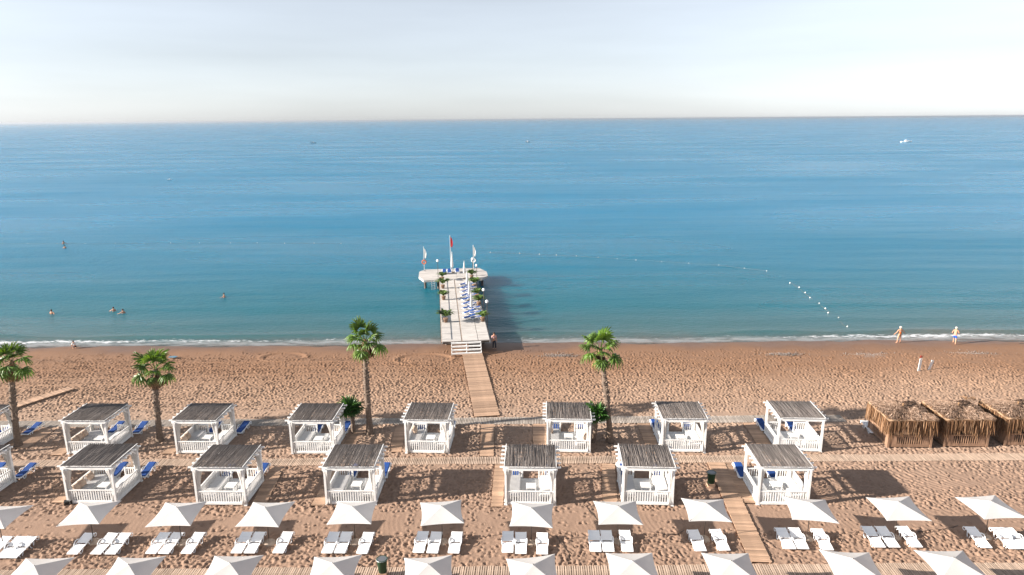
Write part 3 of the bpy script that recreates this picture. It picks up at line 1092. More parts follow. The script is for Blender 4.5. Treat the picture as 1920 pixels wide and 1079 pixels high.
# ---------------------------------------------------------------- parasols
def canopy_mesh(seed, half=1.17, rise=0.40):
    r = random.Random(seed)
    n = 8
    V, F_ = [], []
    cs = [Vector((sx * half + r.uniform(-0.05, 0.05), sy * half + r.uniform(-0.05, 0.05), r.uniform(-0.06, 0.05))) for sx, sy in ((-1, -1), (1, -1), (1, 1), (-1, 1))]
    apex = Vector((r.uniform(-0.03, 0.03), r.uniform(-0.03, 0.03), rise))
    r_sag = [r.random() for _ in range(4)]
    m = MB()
    for q in range(4):
        a, b = cs[q], cs[(q + 1) % 4]
        idx = {}
        vs_ = []
        for i in range(n + 1):
            t = i / n                                   # apex to hem
            cols = max(1, i) if i else 0
            for j in range(i + 1):
                s = j / i if i else 0.5
                p = apex.lerp(a.lerp(b, s), t)
                sag = 4 * s * (1 - s)
                inward = Vector((-(a + b).x, -(a + b).y, 0)).normalized()
                p = p + inward * ((0.06 + 0.05 * r_sag[q]) * sag * t * t) + Vector((0, 0, -0.010 * sag * t - 0.012 * math.sin(PI * t)))
                idx[i, j] = len(vs_)
                vs_.append(p)
        fs_ = []
        for i in range(n):
            for j in range(i + 1):
                fs_.append((idx[i, j], idx[i + 1, j], idx[i + 1, j + 1]))
                if j < i:
                    fs_.append((idx[i, j], idx[i + 1, j + 1], idx[i, j + 1]))
        m.add(vs_, fs_)
    me = m.mesh('canopy', M['canopy'])
    return me


CANOPY = [canopy_mesh(s) for s in range(7)]


def make_parasol():
    r = empty('parasol')
    c = link_mesh('canopy', CANOPY[0], r, (0, 0, 1.84))
    MB().lathe([(0.024, 0.1), (0.024, 2.19), (0.016, 2.27)], 8).build('pole', M['dark_pole'], r, True)
    for sx, sy in ((-1, -1), (1, -1), (1, 1), (-1, 1)):
        MB().bar((sx * 0.03, sy * 0.03, 2.10), (sx * 1.08, sy * 1.08, 1.80), 0.022).bar((sx * 0.03, sy * 0.03, 1.62), (sx * 0.55, sy * 0.55, 1.93), 0.018).build('rib', M['dark_pole'], r)
    MB().lathe([(0.05, 1.58), (0.05, 1.66)], 8).build('runner', M['dark_pole'], r)
    MB().lathe([(0.33, -0.06), (0.36, 0.02), (0.30, 0.10), (0.12, 0.15), (0.06, 0.22), (0.05, 0.30)], 18).build('base', M['concrete'], r, True)
    return r


PAR = make_parasol()
P1 = [(-28.07, 33.1), (-23.3, 33.45), (-18.35, 33.3), (-13.5, 33.25), (-8.75, 33.22), (-3.95, 33.2), (0.94, 33.0), (5.7, 33.1), (10.5, 33.3), (16.2, 33.25), (21.05, 33.3), (26.05, 33.3)]
P2 = [(-22.5, 28.3), (-18.05, 28.35), (-13.35, 28.4), (-8.5, 28.35), (-4.0, 28.2), (0.92, 28.15), (5.55, 28.35), (10.2, 28.3), (15.95, 28.4), (20.7, 28.4)]
ROT1 = [2, 3, 2, -2, 0, 8, -3, 0, -4, -9, -2, 2]
ROT2 = [3, 2, 2, 3, 6, 5, -2, -2, -6, -2]
ci = 0
for row, (pts, rots) in enumerate(((P1, ROT1), (P2, ROT2))):
    for i, ((x, y), rz) in enumerate(zip(pts, rots)):
        x *= (y - 0.24) / y if row == 0 else 1.006
        y -= 0.24 if row == 0 else 0.2
        o = PAR if ci == 0 else copy_tree(PAR)
        ci += 1
        o.location = (x, y, 0)
        o.rotation_euler = (rnd.uniform(-0.015, 0.015), rnd.uniform(-0.015, 0.015), rad(rz))
        [c for c in o.children if c.name.startswith('canopy')][0].data = CANOPY[ci % 7]
        if row == 0:
            lab = 'open cream square parasol, %s from left of the row shading white loungers' % ORD[i]
        else:
            lab = 'open cream square parasol, %s from left of the nearest row at the bottom edge' % ORD[i]
        tag(o, lab, 'parasol', 'parasols of the upper row' if row == 0 else 'parasols of the nearest row')


# ---------------------------------------------------------------- palms
def fan_mesh(seed, name, mat, size=0.85, droop=0.5, fingers=15, spread=230, stalk=0.55):
    """fan palm leaf: stalk along +y from the origin, then a folded fan of pointed fingers"""
    r = random.Random(seed)
    m = MB()
    st = stalk * size
    m.tube([(0, 0, 0), (0, st * 0.5, 0.03), (0, st, 0.03)], [0.022, 0.016, 0.012], 4)
    for i in range(fingers):
        a = rad(-spread / 2 + spread * i / (fingers - 1)) + r.uniform(-0.03, 0.03)
        L = size * (0.78 + 0.25 * math.cos(a * 0.6)) * r.uniform(0.88, 1.06)
        dx, dy = math.sin(a), math.cos(a)
        nx_, ny_ = dy, -dx
        w = 0.095 * size
        fold = 0.05 * size * (1 if i % 2 else -1)
        pts = []
        for t, ww in ((0.02, 0.25), (0.35, 0.9), (0.65, 1.0), (0.85, 0.5), (1.0, 0.05)):
            z = 0.03 - droop * size * max(0, t - 0.45) ** 2 * (1.1 + 0.6 * abs(a)) + fold * (0.6 if t < 0.8 else 0.2)
            c = Vector((dx * L * t, st + dy * L * t, z))
            s = Vector((nx_, ny_, 0)) * (w * ww)
            pts += [c - s + Vector((0, 0, -0.02)), c + Vector((0, 0, 0.02)), c + s + Vector((0, 0, -0.02))]
        fs_ = []
        for k in range(4):
            b = k * 3
            fs_ += [(b, b + 1, b + 4, b + 3), (b + 1, b + 2, b + 5, b + 4)]
        m.add(pts, fs_)
    return m.mesh(name, mat)


FAN = [fan_mesh(s, 'frond', M['frond'], 0.62, d, 14, 215, 1.15) for s, d in ((1, 0.5), (2, 0.9), (3, 1.4))]
DEAD = [fan_mesh(s, 'dead_frond', M['dead_frond'], 0.95, 0.25, 11, 60, 0.35) for s in (4, 5)]
YOUNG = [fan_mesh(s, 'frond', M['young_frond'], 0.58, d, 15, 250) for s, d in ((6, 0.3), (7, 0.7))]


def palm(x, y, h, lx, ly, label, seed, small=False):
    r = random.Random(seed)
    root = empty('palm_tree', (x, y, -0.08))
    tag(root, label, 'palm tree', 'small palms' if small else 'tall palms')
    n = 34 if not small else 14
    m = MB()
    pts, rs = [], []
    for i in range(n):
        t = i / (n - 1)
        bend = t ** 1.6
        pts.append((lx * bend + 0.03 * math.sin(t * 7 + seed), ly * bend + 0.03 * math.cos(t * 6), (h + 0.08) * t))
        base = (0.215 - 0.085 * t) if not small else (0.15 - 0.02 * t)
        base += 0.14 * math.exp(-t * 16) * (0 if small else 1)
        base += (0.045 if i % 2 else -0.01) * (1 if t > 0.32 else 0.35) * r.uniform(0.5, 1.4)
        rs.append(base)
    m.tube(pts, rs, 10)
    m.build('trunk', M['trunk'], root, True)
    top = Vector(pts[-1])
    c = MB().lathe([(0.12, -0.5), (0.17, -0.3), (0.18, -0.05), (0.12, 0.10), (0.04, 0.16)] if not small else [(0.07, -0.2), (0.14, -0.05), (0.11, 0.1), (0.03, 0.18)], 10,
                   fn=lambda a, z: 1 + 0.18 * math.sin(a * 5 + z * 12))
    crown = c.build('crown', M['dead_frond'], root, True, loc=top)
    # boots left on the trunk
    if not small:
        for i in range(70):
            t = r.uniform(0.34, 0.97)
            k = t * (n - 1)
            i0 = int(k)
            p = Vector(pts[i0]).lerp(Vector(pts[min(i0 + 1, n - 1)]), k - i0)
            a = r.uniform(0, 2 * PI)
            rr = 0.215 - 0.085 * t
            d = Vector((math.cos(a), math.sin(a), 0))
            mb = MB()
            mb.bar(p + d * (rr * 0.7), p + d * (rr + 0.10) + Vector((0, 0, 0.17)), 0.13, 0.04)
            mb.build('leaf_base', M['boot'], root)
    cnt = 16 if not small else 18
    for i in range(cnt):
        az = i * 2.39996 + r.uniform(-0.25, 0.25)
        u = (i + 0.5) / cnt
        el = rad(80 - 118 * u) if not small else rad(80 - 80 * u)
        el += r.uniform(-0.12, 0.12)
        lib = YOUNG if small else FAN
        me = lib[0 if u < 0.35 else 1 if u < 0.75 or small else 2]
        o = link_mesh('frond', me, crown, (0.08 * math.cos(az), 0.08 * math.sin(az), 0.12 - 0.22 * u))
        roll = r.uniform(-0.35, 0.35)
        mat = Matrix.Rotation(az - PI / 2, 4, 'Z') @ Matrix.Rotation(el, 4, 'X') @ Matrix.Rotation(roll, 4, 'Y')
        s = r.uniform(0.85, 1.38) * (1 if not small else 1.0)
        o.rotation_euler = mat.to_euler()
        o.scale = (s, s, s)
    if not small:
        for i in range(18):
            az = r.uniform(0, 2 * PI)
            o = link_mesh('dead_frond', DEAD[i % 2], crown, (0.14 * math.cos(az), 0.14 * math.sin(az), 0.0 - 0.35 * r.random()))
            mat = Matrix.Rotation(az - PI / 2, 4, 'Z') @ Matrix.Rotation(rad(-r.uniform(62, 88)), 4, 'X') @ Matrix.Rotation(r.uniform(-0.4, 0.4), 4, 'Y')
            o.rotation_euler = mat.to_euler()
            s = r.uniform(0.6, 0.95)
            o.scale = (s, s, s)


for i, (x, y, h, lx, ly) in enumerate(PALMS):
    palm(x, y, h, lx, ly, ['tall fan palm at the left picture edge beside a blue lounger', 'tall fan palm between two left cabanas of the back row',
                           'tallest fan palm, beside a small palm near the boardwalk', 'tall fan palm leaning left, right of the boardwalk'][i], 30 + i)
palm(-11.78, 46.5, 1.75, -0.1, 0.0, 'small fan palm at the foot of the tallest palm', 41, True)
palm(5.74, 44.62, 2.0, 0.2, 0.05, 'small fan palm beside the cabana right of the boardwalk', 42, True)


# ---------------------------------------------------------------- thatched huts
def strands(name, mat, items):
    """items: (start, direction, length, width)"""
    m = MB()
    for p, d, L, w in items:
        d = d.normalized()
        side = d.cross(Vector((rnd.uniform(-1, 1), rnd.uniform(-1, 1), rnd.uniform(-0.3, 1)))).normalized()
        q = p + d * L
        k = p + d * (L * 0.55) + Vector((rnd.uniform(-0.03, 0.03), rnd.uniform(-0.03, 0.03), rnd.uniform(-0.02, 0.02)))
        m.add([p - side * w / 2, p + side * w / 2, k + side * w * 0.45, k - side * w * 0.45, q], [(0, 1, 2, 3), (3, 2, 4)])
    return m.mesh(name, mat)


HW, HD = 1.45, 1.40


def hut_mesh():
    E_, T_ = 1.72, 2.28
    top = []
    for i in range(5200):
        x, y = rnd.uniform(-1.68, 1.68), rnd.uniform(-1.62, 1.62)
        f = max(abs(x) / 1.7, abs(y) / 1.65)
        z = 2.58 - 0.30 * f ** 1.3 + 0.05 * math.sin(x * 5.1) * math.sin(y * 4.3)
        out = Vector((x, y, 0)) if abs(x) + abs(y) > 0.1 else Vector((1, 0, 0))
        d = out.normalized() + Vector((rnd.uniform(-0.7, 0.7), rnd.uniform(-0.7, 0.7), rnd.uniform(-0.20, 0.02)))
        top.append((Vector((x, y, z)) - d.normalized() * 0.2, d, rnd.uniform(0.2, 0.42), rnd.uniform(0.02, 0.05)))
    fr = []
    per = [((-1.66, -1.60), (1.66, -1.60)), ((1.66, -1.60), (1.66, 1.60)), ((1.66, 1.60), (-1.66, 1.60)), ((-1.66, 1.60), (-1.66, -1.60))]
    for (ax, ay), (bx, by) in per:
        for i in range(1000):
            t = rnd.random()
            p = Vector((ax + (bx - ax) * t, ay + (by - ay) * t, rnd.uniform(2.08, 2.32)))
            inn = Vector((-p.x, -p.y, 0)).normalized() * rnd.uniform(0.0, 0.16)
            lenm = 1.18 + 0.20 * math.sin(t * 9 + ax * 3) + 0.12 * math.sin(t * 31)
            fr.append((p + inn, Vector((rnd.uniform(-0.10, 0.10), rnd.uniform(-0.10, 0.10), -1)), lenm * rnd.uniform(0.45, 1.15), rnd.uniform(0.02, 0.055)))
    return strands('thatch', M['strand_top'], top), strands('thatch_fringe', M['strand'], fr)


TH_TOP, TH_FR = hut_mesh()


def make_hut():
    r = empty('thatched_hut')
    w = M['hut_wood']
    for sx in (-1, 1):
        for sy in (-1, 1):
            MB().box((0, 0, 1.12), (0.13, 0.13, 2.24)).build('post', w, r, loc=(sx * HW, sy * HD, 0.0))
            MB().box((0, 0, 0.03), (0.26, 0.26, 0.10)).build('footing', M['concrete'], r, loc=(sx * HW, sy * HD, 0.0))
    f = MB().box((0, 0, 0.20), (2 * HW + 0.06, 2 * HD + 0.06, 0.11)).build('platform', w, r)
    for side in range(4):
        lenh = HW if side % 2 == 0 else HD
        off = HD if side % 2 == 0 else HW
        ang = side * PI / 2
        p = empty_part(r, off, ang, lenh, w, side)
    m = MB()
    n = 10
    vs_, fs_ = [], []
    for j in range(n + 1):
        for i in range(n + 1):
            x, y = -1.68 + 3.36 * i / n, -1.62 + 3.24 * j / n
            q = max(abs(x) / 1.7, abs(y) / 1.65)
            vs_.append((x, y, 2.55 - 0.30 * q ** 1.3 + 0.05 * math.sin(x * 5.1) * math.sin(y * 4.3)))
    for j in range(n):
        for i in range(n):
            a = j * (n + 1) + i
            fs_.append((a, a + 1, a + n + 2, a + n + 1))
    m.add(vs_, fs_)
    roof = m.build('roof', M['thatch_top'], r, True)
    so = roof.modifiers.new('depth', 'SOLIDIFY')
    so.thickness = 0.14
    so.offset = -1
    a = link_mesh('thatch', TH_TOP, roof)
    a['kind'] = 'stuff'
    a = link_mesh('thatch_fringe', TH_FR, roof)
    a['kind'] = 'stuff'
    # bundled tip on top
    MB().lathe([(0.07, 2.50), (0.08, 2.60), (0.03, 2.66), (0.06, 2.80)], 8, fn=lambda a, z: 1 + 0.2 * math.sin(a * 3 + z * 20)).build('finial', M['thatch'], roof)
    return r


def empty_part(r, off, ang, lenh, w, side):
    """one wall: bottom and top rail, solid boards at the ends, slats in the middle"""
    m = MB()
    m.box((0, -off, 0.97), (2 * lenh - 0.13, 0.06, 0.08)).box((0, -off, 0.30), (2 * lenh - 0.13, 0.06, 0.09))
    wall = m.build('wall', w, r, rot=(0, 0, ang))
    for s in (-1, 1):
        k = (lenh - 0.07) - 0.27
        MB().box((s * k, -off, 0.635), (0.50, 0.035, 0.60)).build('board', w, wall)
    if side == 2:
        return wall
    ml = MB().box((0, 0, 0), (0.055, 0.03, 0.60)).mesh('wall_slat', w)
    inner = lenh - 0.07 - 0.54
    for i in range(11):
        link_mesh('wall_slat', ml, wall, (-inner + (i + 0.5) * 2 * inner / 11, -off, 0.635))
    return wall


hut = make_hut()
HUTS = [(27.6, 44.85), (31.55, 44.9), (35.85, 45.0), (39.8, 45.0)]
HL = ['thatched wooden hut standing leftmost of the thatched huts', 'thatched wooden hut second from left among the thatched huts', 'thatched wooden hut cut by the right picture edge', None]
for i, (x, y) in enumerate(HUTS[:3]):
    o = hut if i == 0 else copy_tree(hut)
    o.location = (x, y, 0)
    o.rotation_euler.z = TILT
    tag(o, HL[i], 'hut', 'thatched huts at right')
# dry palm boughs lying on the roofs
for i, (x, y, z, az) in enumerate(((32.9, 46.1, 2.50, 1.2), (33.7, 46.2, 2.40, 2.6))):
    m = MB()
    for q in range(16):
        a = az + rnd.uniform(-1.3, 1.3)
        m.tube([(0, 0, 0), (math.cos(a) * 0.25, math.sin(a) * 0.25, 0.12), (math.cos(a) * 0.5, math.sin(a) * 0.5, rnd.uniform(-0.05, 0.2))], [0.02, 0.015, 0.004], 4)
    o = m.build('dry_bough', M['dead_frond'], None, loc=(x, y, z))
    tag(o, ['bushy dry palm bough on the right corner of the second hut roof', 'dry palm bough hanging between the second and third hut roofs'][i], 'bough')

# ---------------------------------------------------------------- pier
PO = Vector((-4.60, 64.5, 0))
PA = math.atan2(0.108, 0.994)           # turned to the left
DZ = 1.2


def pier_pt(u, v, z=DZ):
    c, s = math.cos(PA), math.sin(PA)
    return (PO.x + c * u - s * v, PO.y + s * u + c * v, z)


pier = empty('pier', PO, PA)
tag(pier, 'long white T-shaped wooden pier reaching into the sea', 'pier')
HWD = 2.35
rows = 11
dl = 27.0 / rows
for i in range(rows):
    for j, (u0, u1) in enumerate(((-HWD, -0.45), (-0.35, 1.2), (1.22, HWD))):
        z = DZ + rnd.uniform(-0.006, 0.006)
        MB().box(((u0 + u1) / 2, (i + 0.5) * dl, z - 0.04), (u1 - u0 - 0.03, dl - 0.035, 0.08)).build('deck_panel', M['deck_white'], pier)
MB().box((-0.40, 13.5, DZ - 0.06), (0.10, 27.0, 0.07)).build('cable_channel', M['concrete'], pier)
under = MB().box((0, 13.5, DZ - 0.20), (2 * HWD - 0.12, 26.9, 0.20)).build('deck_frame', M['pile'], pier)
for s in (-1, 1):
    MB().box((s * (HWD + 0.03), 13.5, DZ - 0.16), (0.06, 27.0, 0.24)).build('edge_beam', M['deck_white'], pier)
head = [(-5.3, 29.4), (-4.6, 27.0), (3.4, 27.0), (4.35, 28.6), (4.35, 31.4), (3.4, 33.9), (-4.4, 33.9), (-5.3, 32.6)]
# head platform: white fascia below, laid planks above
MB().prism(head, DZ - 0.30, DZ - 0.045).build('head_frame', M['deck_white'], pier)


def clip_y(poly, y):
    xs_ = []
    for i in range(len(poly)):
        (x0, y0), (x1, y1) = poly[i], poly[(i + 1) % len(poly)]
        if (y0 - y) * (y1 - y) < 0:
            xs_.append(x0 + (x1 - x0) * (y - y0) / (y1 - y0))
    return (min(xs_), max(xs_)) if len(xs_) >= 2 else None


for i in range(18):
    ya, yb = 27.02 + i * 0.382, 27.02 + (i + 1) * 0.382 - 0.02
    a, b = clip_y(head, ya + 0.003), clip_y(head, yb - 0.003)
    if a and b:
        for u0, u1, v0, v1 in ((a[0], 0 - 0.01, b[0], -0.01), (0.01, a[1], 0.01, b[1])):
            MB().prism([(u0, ya), (u1, ya), (v1, yb), (v0, yb)], DZ - 0.04, DZ + rnd.uniform(-0.004, 0.004)).build('head_plank', M['deck_white'], pier)
for u, v in [(s * 1.9, 3 + 4.8 * i) for i in range(5) for s in (-1, 1)] + [(-4.4, 27.9), (-4.4, 32.8), (-2.6, 27.5), (3.5, 28.2), (3.5, 32.8), (0, 33), (0.6, 27.6)]:
    MB().lathe([(0.17, -4.0), (0.17, DZ - 0.30)], 10).build('pile', M['pile'], pier, True, loc=(u, v, 0))
# ladder on the left of the head
lad = MB()
for s in (-0.22, 0.22):
    lad.bar((-3.3 + s, 26.93, -0.5), (-3.3 + s, 26.93, DZ - 0.05), 0.05)
for i in range(6):
    lad.bar((-3.52, 26.93, -0.3 + i * 0.25), (-3.08, 26.93, -0.3 + i * 0.25), 0.04)
lad.build('ladder', M['white_paint'], pier)
# steps up from the sand, with their side boards
st = MB()
for s in (-1.45, 0.02, 1.45):
    st.bar((s, -1.02, 0.05), (s, -0.03, DZ - 0.15), 0.06, 0.16)
stair = st.build('stair_stringer', M['white_paint'], pier)
for i in range(4):
    MB().box((0, -0.12 - 0.27 * i, DZ - 0.16 - 0.27 * i), (2.96, 0.24, 0.05)).box((0, -0.225 - 0.27 * i, DZ - 0.205 - 0.27 * i), (2.96, 0.03, 0.09)).build('step', M['white_paint'], pier)
# weathered rail along the left edge
rl = MB()
for i in range(14):
    rl.bar((-HWD - 0.09, 0.6 + i * 2.0, DZ - 0.35), (-HWD - 0.09, 0.6 + i * 2.0, DZ + 0.42), 0.06)
rl.bar((-HWD - 0.09, 0.4, DZ + 0.40), (-HWD - 0.09, 26.8, DZ + 0.40), 0.04)
rl.build('left_rail', M['hut_wood'], pier)
rl = MB()
for i in range(14):
    rl.bar((HWD + 0.09, 0.6 + i * 2.0, DZ - 0.35), (HWD + 0.09, 0.6 + i * 2.0, DZ + 0.3), 0.05)
rl.build('right_stakes', M['pile'], pier)
MB().box((-HWD + 0.10, 9.0, DZ + 0.18), (0.16, 4.6, 0.30)).build('planter_box', M['deck_white'], pier)


# plants along the pier
def plant_foliage(seed):
    r = random.Random(seed)
    m = MB()
    for i in range(46):
        a = r.uniform(0, 2 * PI)
        L = r.uniform(0.5, 1.0)
        up = r.uniform(0.5, 1.0)
        d = Vector((math.cos(a), math.sin(a), 0))
        pts = [Vector((0, 0, 0.45)) + d * (L * 0.85 * t) + Vector((0, 0, up * 1.5 * t - 1.05 * up * t * t)) for t in (0, 0.35, 0.7, 1.0)]
        s = Vector((-d.y, d.x, 0))
        for k in range(3):
            w0, w1 = (0.02, 0.10, 0.09, 0.01)[k], (0.02, 0.10, 0.09, 0.01)[k + 1]
            m.add([pts[k] - s * w0, pts[k] + s * w0, pts[k + 1] + s * w1, pts[k + 1] - s * w1], [(0, 1, 2, 3)])
    return m.mesh('foliage', M['leaf'])


FOL = [plant_foliage(s) for s in (1, 2, 3)]
pots = [(-2.05, 26.6, 'left side far end'), (-2.02, 22.0, 'left side, second from head'), (-2.0, 16.2, 'left side, third from head'), (-1.9, 6.6, 'left side, nearest the beach'),
        (2.0, 27.2, 'right side at the head'), (2.05, 21.8, 'right side, second from head'), (2.1, 16.4, 'right side, third from head'), (2.1, 6.4, 'right side, nearest the beach'), (2.08, 12.9, 'right side, fourth from head')]
for i, (u, v, w) in enumerate(pots):
    r = empty('potted_plant', pier_pt(u, v), rnd.uniform(0, 6))
    MB().lathe([(0.18, 0.0), (0.26, 0.38), (0.29, 0.42), (0.29, 0.47), (0.25, 0.47)], 12).build('pot', M['terracotta'], r, True)
    o = link_mesh('foliage', FOL[i % 3], r)
    s = rnd.uniform(1.15, 1.5)
    o.scale = (s, s, s * 0.95)
    tag(r, 'leafy potted plant on the pier, ' + w, 'plant', 'potted plants along the pier')

# pier loungers in two facing columns
first = True
spots = []
for i in range(9):
    spots.append((0.75 + 0.02 * i, 7.6 + i * 1.95, rad(-62), 'left', i))
for i in range(9):
    spots.append((1.85, 7.3 + i * 1.95, rad(-88), 'right', i))
for u, v, a, side, i in spots:
    if side == 'right' and i in (4,):
        continue
    o = copy_tree(LB)
    o.location = pier_pt(u + (0 if side == 'left' else -0.35), v, DZ + 0.01)
    o.rotation_euler = (0, 0, PA + a)
    o.scale = (0.85, 0.85, 0.85) if side == 'right' else (0.9, 0.9, 0.9)
    tag(o, 'blue cushioned lounger on the pier, %s in the %s column from beach' % (ORD[i], side), 'sun lounger', 'loungers on the pier')
for i, (u, v) in enumerate(((-1.7, 31.0), (-1.0, 31.0), (0.15, 31.3))):
    o = copy_tree(LB)
    o.location = pier_pt(u, v, DZ + 0.01)
    o.rotation_euler = (0, 0, PA)
    tag(o, 'lounger at the seaward end of the pier, %s from left' % ORD[i], 'sun lounger', 'loungers at the pier end')


def closed_parasol(loc, label, h=2.5):
    r = empty('closed_parasol', loc)
    MB().lathe([(0.02, 0.05), (0.02, h)], 8).build('pole', M['white_paint'], r, True)
    MB().lathe([(0.13, 0.75), (0.17, 0.95), (0.13, 1.5), (0.09, 2.0), (0.03, h - 0.05)], 16, fn=lambda a, z: 1 + 0.2 * math.sin(a * 6)).build('folded_canopy', M['canopy'], r, True)
    MB().lathe([(0.28, 0.0), (0.28, 0.07), (0.06, 0.1)], 14).build('base', M['concrete'], r, True)
    tag(r, label, 'parasol', 'closed parasols on the pier')


for i, (u, v) in enumerate(((1.05, 9.7), (1.1, 15.4), (1.1, 20.8), (1.0, 27.3))):
    closed_parasol(pier_pt(u, v), 'folded cream parasol among pier loungers, %s from the beach' % ORD[i])
closed_parasol(pier_pt(-0.55, 31.3), 'folded parasol at the foot of the middle flagpole', 3.1)


def flagpole(u, v, h, mats, label, buoy=False):
    r = empty('flagpole', pier_pt(u, v), 0)
    MB().lathe([(0.05, 0), (0.035, h), (0.06, h + 0.03), (0.01, h + 0.09)], 8).build('pole', M['white_paint'], r, True)
    MB().lathe([(0.16, 0.0), (0.16, 0.05), (0.06, 0.08)], 10).build('base', M['grey_metal'], r)
    m = MB()
    n = 10
    vs_, fs_ = [], []
    for j in range(n + 1):
        z = h - 0.1 - 1.35 * j / n
        for i in range(7):
            q = i / 6
            w = 0.34 * q * (0.6 + 0.4 * math.sin(PI * j / n))
            vs_.append((0.04 + w, 0.07 * math.sin(q * 9 + j * 0.5) * q, z - 0.25 * q))
    for j in range(n):
        for i in range(6):
            a = j * 7 + i
            fs_.append((a, a + 1, a + 8, a + 7))
    m.add(vs_, fs_)
    f = m.build('flag', M[mats], r, True)
    s = f.modifiers.new('cloth', 'SOLIDIFY')
    s.thickness = 0.01
    tag(r, label, 'flagpole', 'flagpoles on the pier head')


flagpole(-4.55, 32.9, 3.5, 'white_cloth', 'left flagpole with white flag on the pier head')
flagpole(-0.75, 31.4, 5.3, 'red_cloth', 'tall middle flagpole with a limp red flag on the pier')
flagpole(2.6, 33.2, 3.5, 'white_cloth', 'right flagpole with white flag on the pier head')
for (u, v), w in (((-4.55, 32.75), 'left'), ((2.6, 33.05), 'right')):
    m = MB()
    c = []
    for k in range(21):
        a = 2 * PI * k / 20
        c.append((0.28 * math.cos(a), 0, 0.28 * math.sin(a)))
    m.tube(c, 0.075, 8, False)
    o = m.build('lifebuoy', M['buoy_orange' if w == 'left' else 'buoy_white'], None, True, loc=pier_pt(u, v, DZ + 1.35))
    tag(o, '%s ring lifebuoy hanging on the %s flagpole' % ('orange' if w == 'left' else 'white', w), 'lifebuoy')


def lamp(u, v, label, h=2.2):
    r = empty('lamp_post', pier_pt(u, v), 0)
    MB().lathe([(0.035, -0.3), (0.03, h)], 6).build('pole', M['dark_pole'], r, True)
    MB().lathe([(0.05, h), (0.16, h + 0.08), (0.19, h + 0.20), (0.12, h + 0.32), (0.03, h + 0.36)], 12).build('lamp_globe', M['white_plastic'], r, True)
    tag(r, label, 'lamp post', 'lamp posts along the pier')


lamp(-2.6, 28.4, 'thin dark lamp post on the left of the pier head')
lamp(2.25, 29.0, 'thin dark lamp post on the right of the pier head')
lamp(2.55, 24.5, 'lamp post at the right edge of the pier, nearest the head')
lamp(2.55, 11.0, 'lamp post at the right edge halfway along the pier')
lamp(2.55, 5.8, 'lamp post at the right pier edge nearest the beach')


# ---------------------------------------------------------------- people
def skin_obj(name, joints, edges, radii, mat, parent, loc=(0, 0, 0), sub=2, root=0):
    me = bpy.data.meshes.new(name)
    keys = list(joints)
    me.from_pydata([joints[k] for k in keys], [(keys.index(a), keys.index(b)) for a, b in edges], [])
    me.materials.append(mat)
    o = link_mesh(name, me, parent, loc)
    sk = o.modifiers.new('skin', 'SKIN')
    sk.use_smooth_shade = True
    layer = me.skin_vertices[0].data if me.skin_vertices else None
    if layer is None:
        bm = bmesh.new()
        bm.from_mesh(me)
        bm.verts.layers.skin.verify()
        bm.to_mesh(me)
        bm.free()
        layer = me.skin_vertices[0].data
    for i, k in enumerate(keys):
        r = radii[k]
        layer[i].radius = r if hasattr(r, '__len__') else (r, r)
        layer[i].use_root = (i == root)
    sb = o.modifiers.new('sub', 'SUBSURF')
    sb.levels = sb.render_levels = sub
    return o


RADII = {'pelvis': (0.15, 0.115), 'waist': (0.135, 0.105), 'chest': (0.16, 0.12), 'collar': (0.13, 0.085), 'neck': 0.055, 'chin': 0.075, 'head': 0.098, 'crown': 0.075,
         'shl': 0.065, 'ell': 0.045, 'wrl': 0.032, 'hal': 0.036, 'shr': 0.065, 'elr': 0.045, 'wrr': 0.032, 'har': 0.036,
         'hpl': 0.09, 'knl': 0.06, 'anl': 0.042, 'tol': 0.038, 'hpr': 0.09, 'knr': 0.06, 'anr': 0.042, 'tor': 0.038, 'nose': 0.02,
         'f1l': 0.012, 'f2l': 0.012, 'thl': 0.013, 'f1r': 0.012, 'f2r': 0.012, 'thr': 0.013}
EDGES = [('pelvis', 'waist'), ('waist', 'chest'), ('chest', 'collar'), ('collar', 'neck'), ('neck', 'chin'), ('chin', 'head'), ('head', 'crown'),
         ('collar', 'shl'), ('shl', 'ell'), ('ell', 'wrl'), ('wrl', 'hal'), ('collar', 'shr'), ('shr', 'elr'), ('elr', 'wrr'), ('wrr', 'har'),
         ('pelvis', 'hpl'), ('hpl', 'knl'), ('knl', 'anl'), ('anl', 'tol'), ('pelvis', 'hpr'), ('hpr', 'knr'), ('knr', 'anr'), ('anr', 'tor'),
         ('hal', 'f1l'), ('hal', 'f2l'), ('wrl', 'thl'), ('har', 'f1r'), ('har', 'f2r'), ('wrr', 'thr')]
STAND = {'pelvis': (0, 0, 0.93), 'waist': (0, 0, 1.08), 'chest': (0, 0, 1.28), 'collar': (0, 0, 1.43), 'neck': (0, 0.01, 1.51), 'chin': (0, 0.02, 1.58), 'head': (0, 0.025, 1.66), 'crown': (0, 0.01, 1.73),
         'shl': (-0.19, 0, 1.41), 'ell': (-0.25, -0.02, 1.14), 'wrl': (-0.27, 0.05, 0.90), 'hal': (-0.275, 0.07, 0.82),
         'shr': (0.19, 0, 1.41), 'elr': (0.25, -0.02, 1.14), 'wrr': (0.27, 0.05, 0.90), 'har': (0.275, 0.07, 0.82),
         'hpl': (-0.10, 0, 0.86), 'knl': (-0.11, 0.02, 0.48), 'anl': (-0.12, -0.02, 0.08), 'tol': (-0.13, 0.15, 0.035),
         'hpr': (0.10, 0, 0.86), 'knr': (0.11, 0.02, 0.48), 'anr': (0.12, -0.02, 0.08), 'tor': (0.13, 0.15, 0.035)}


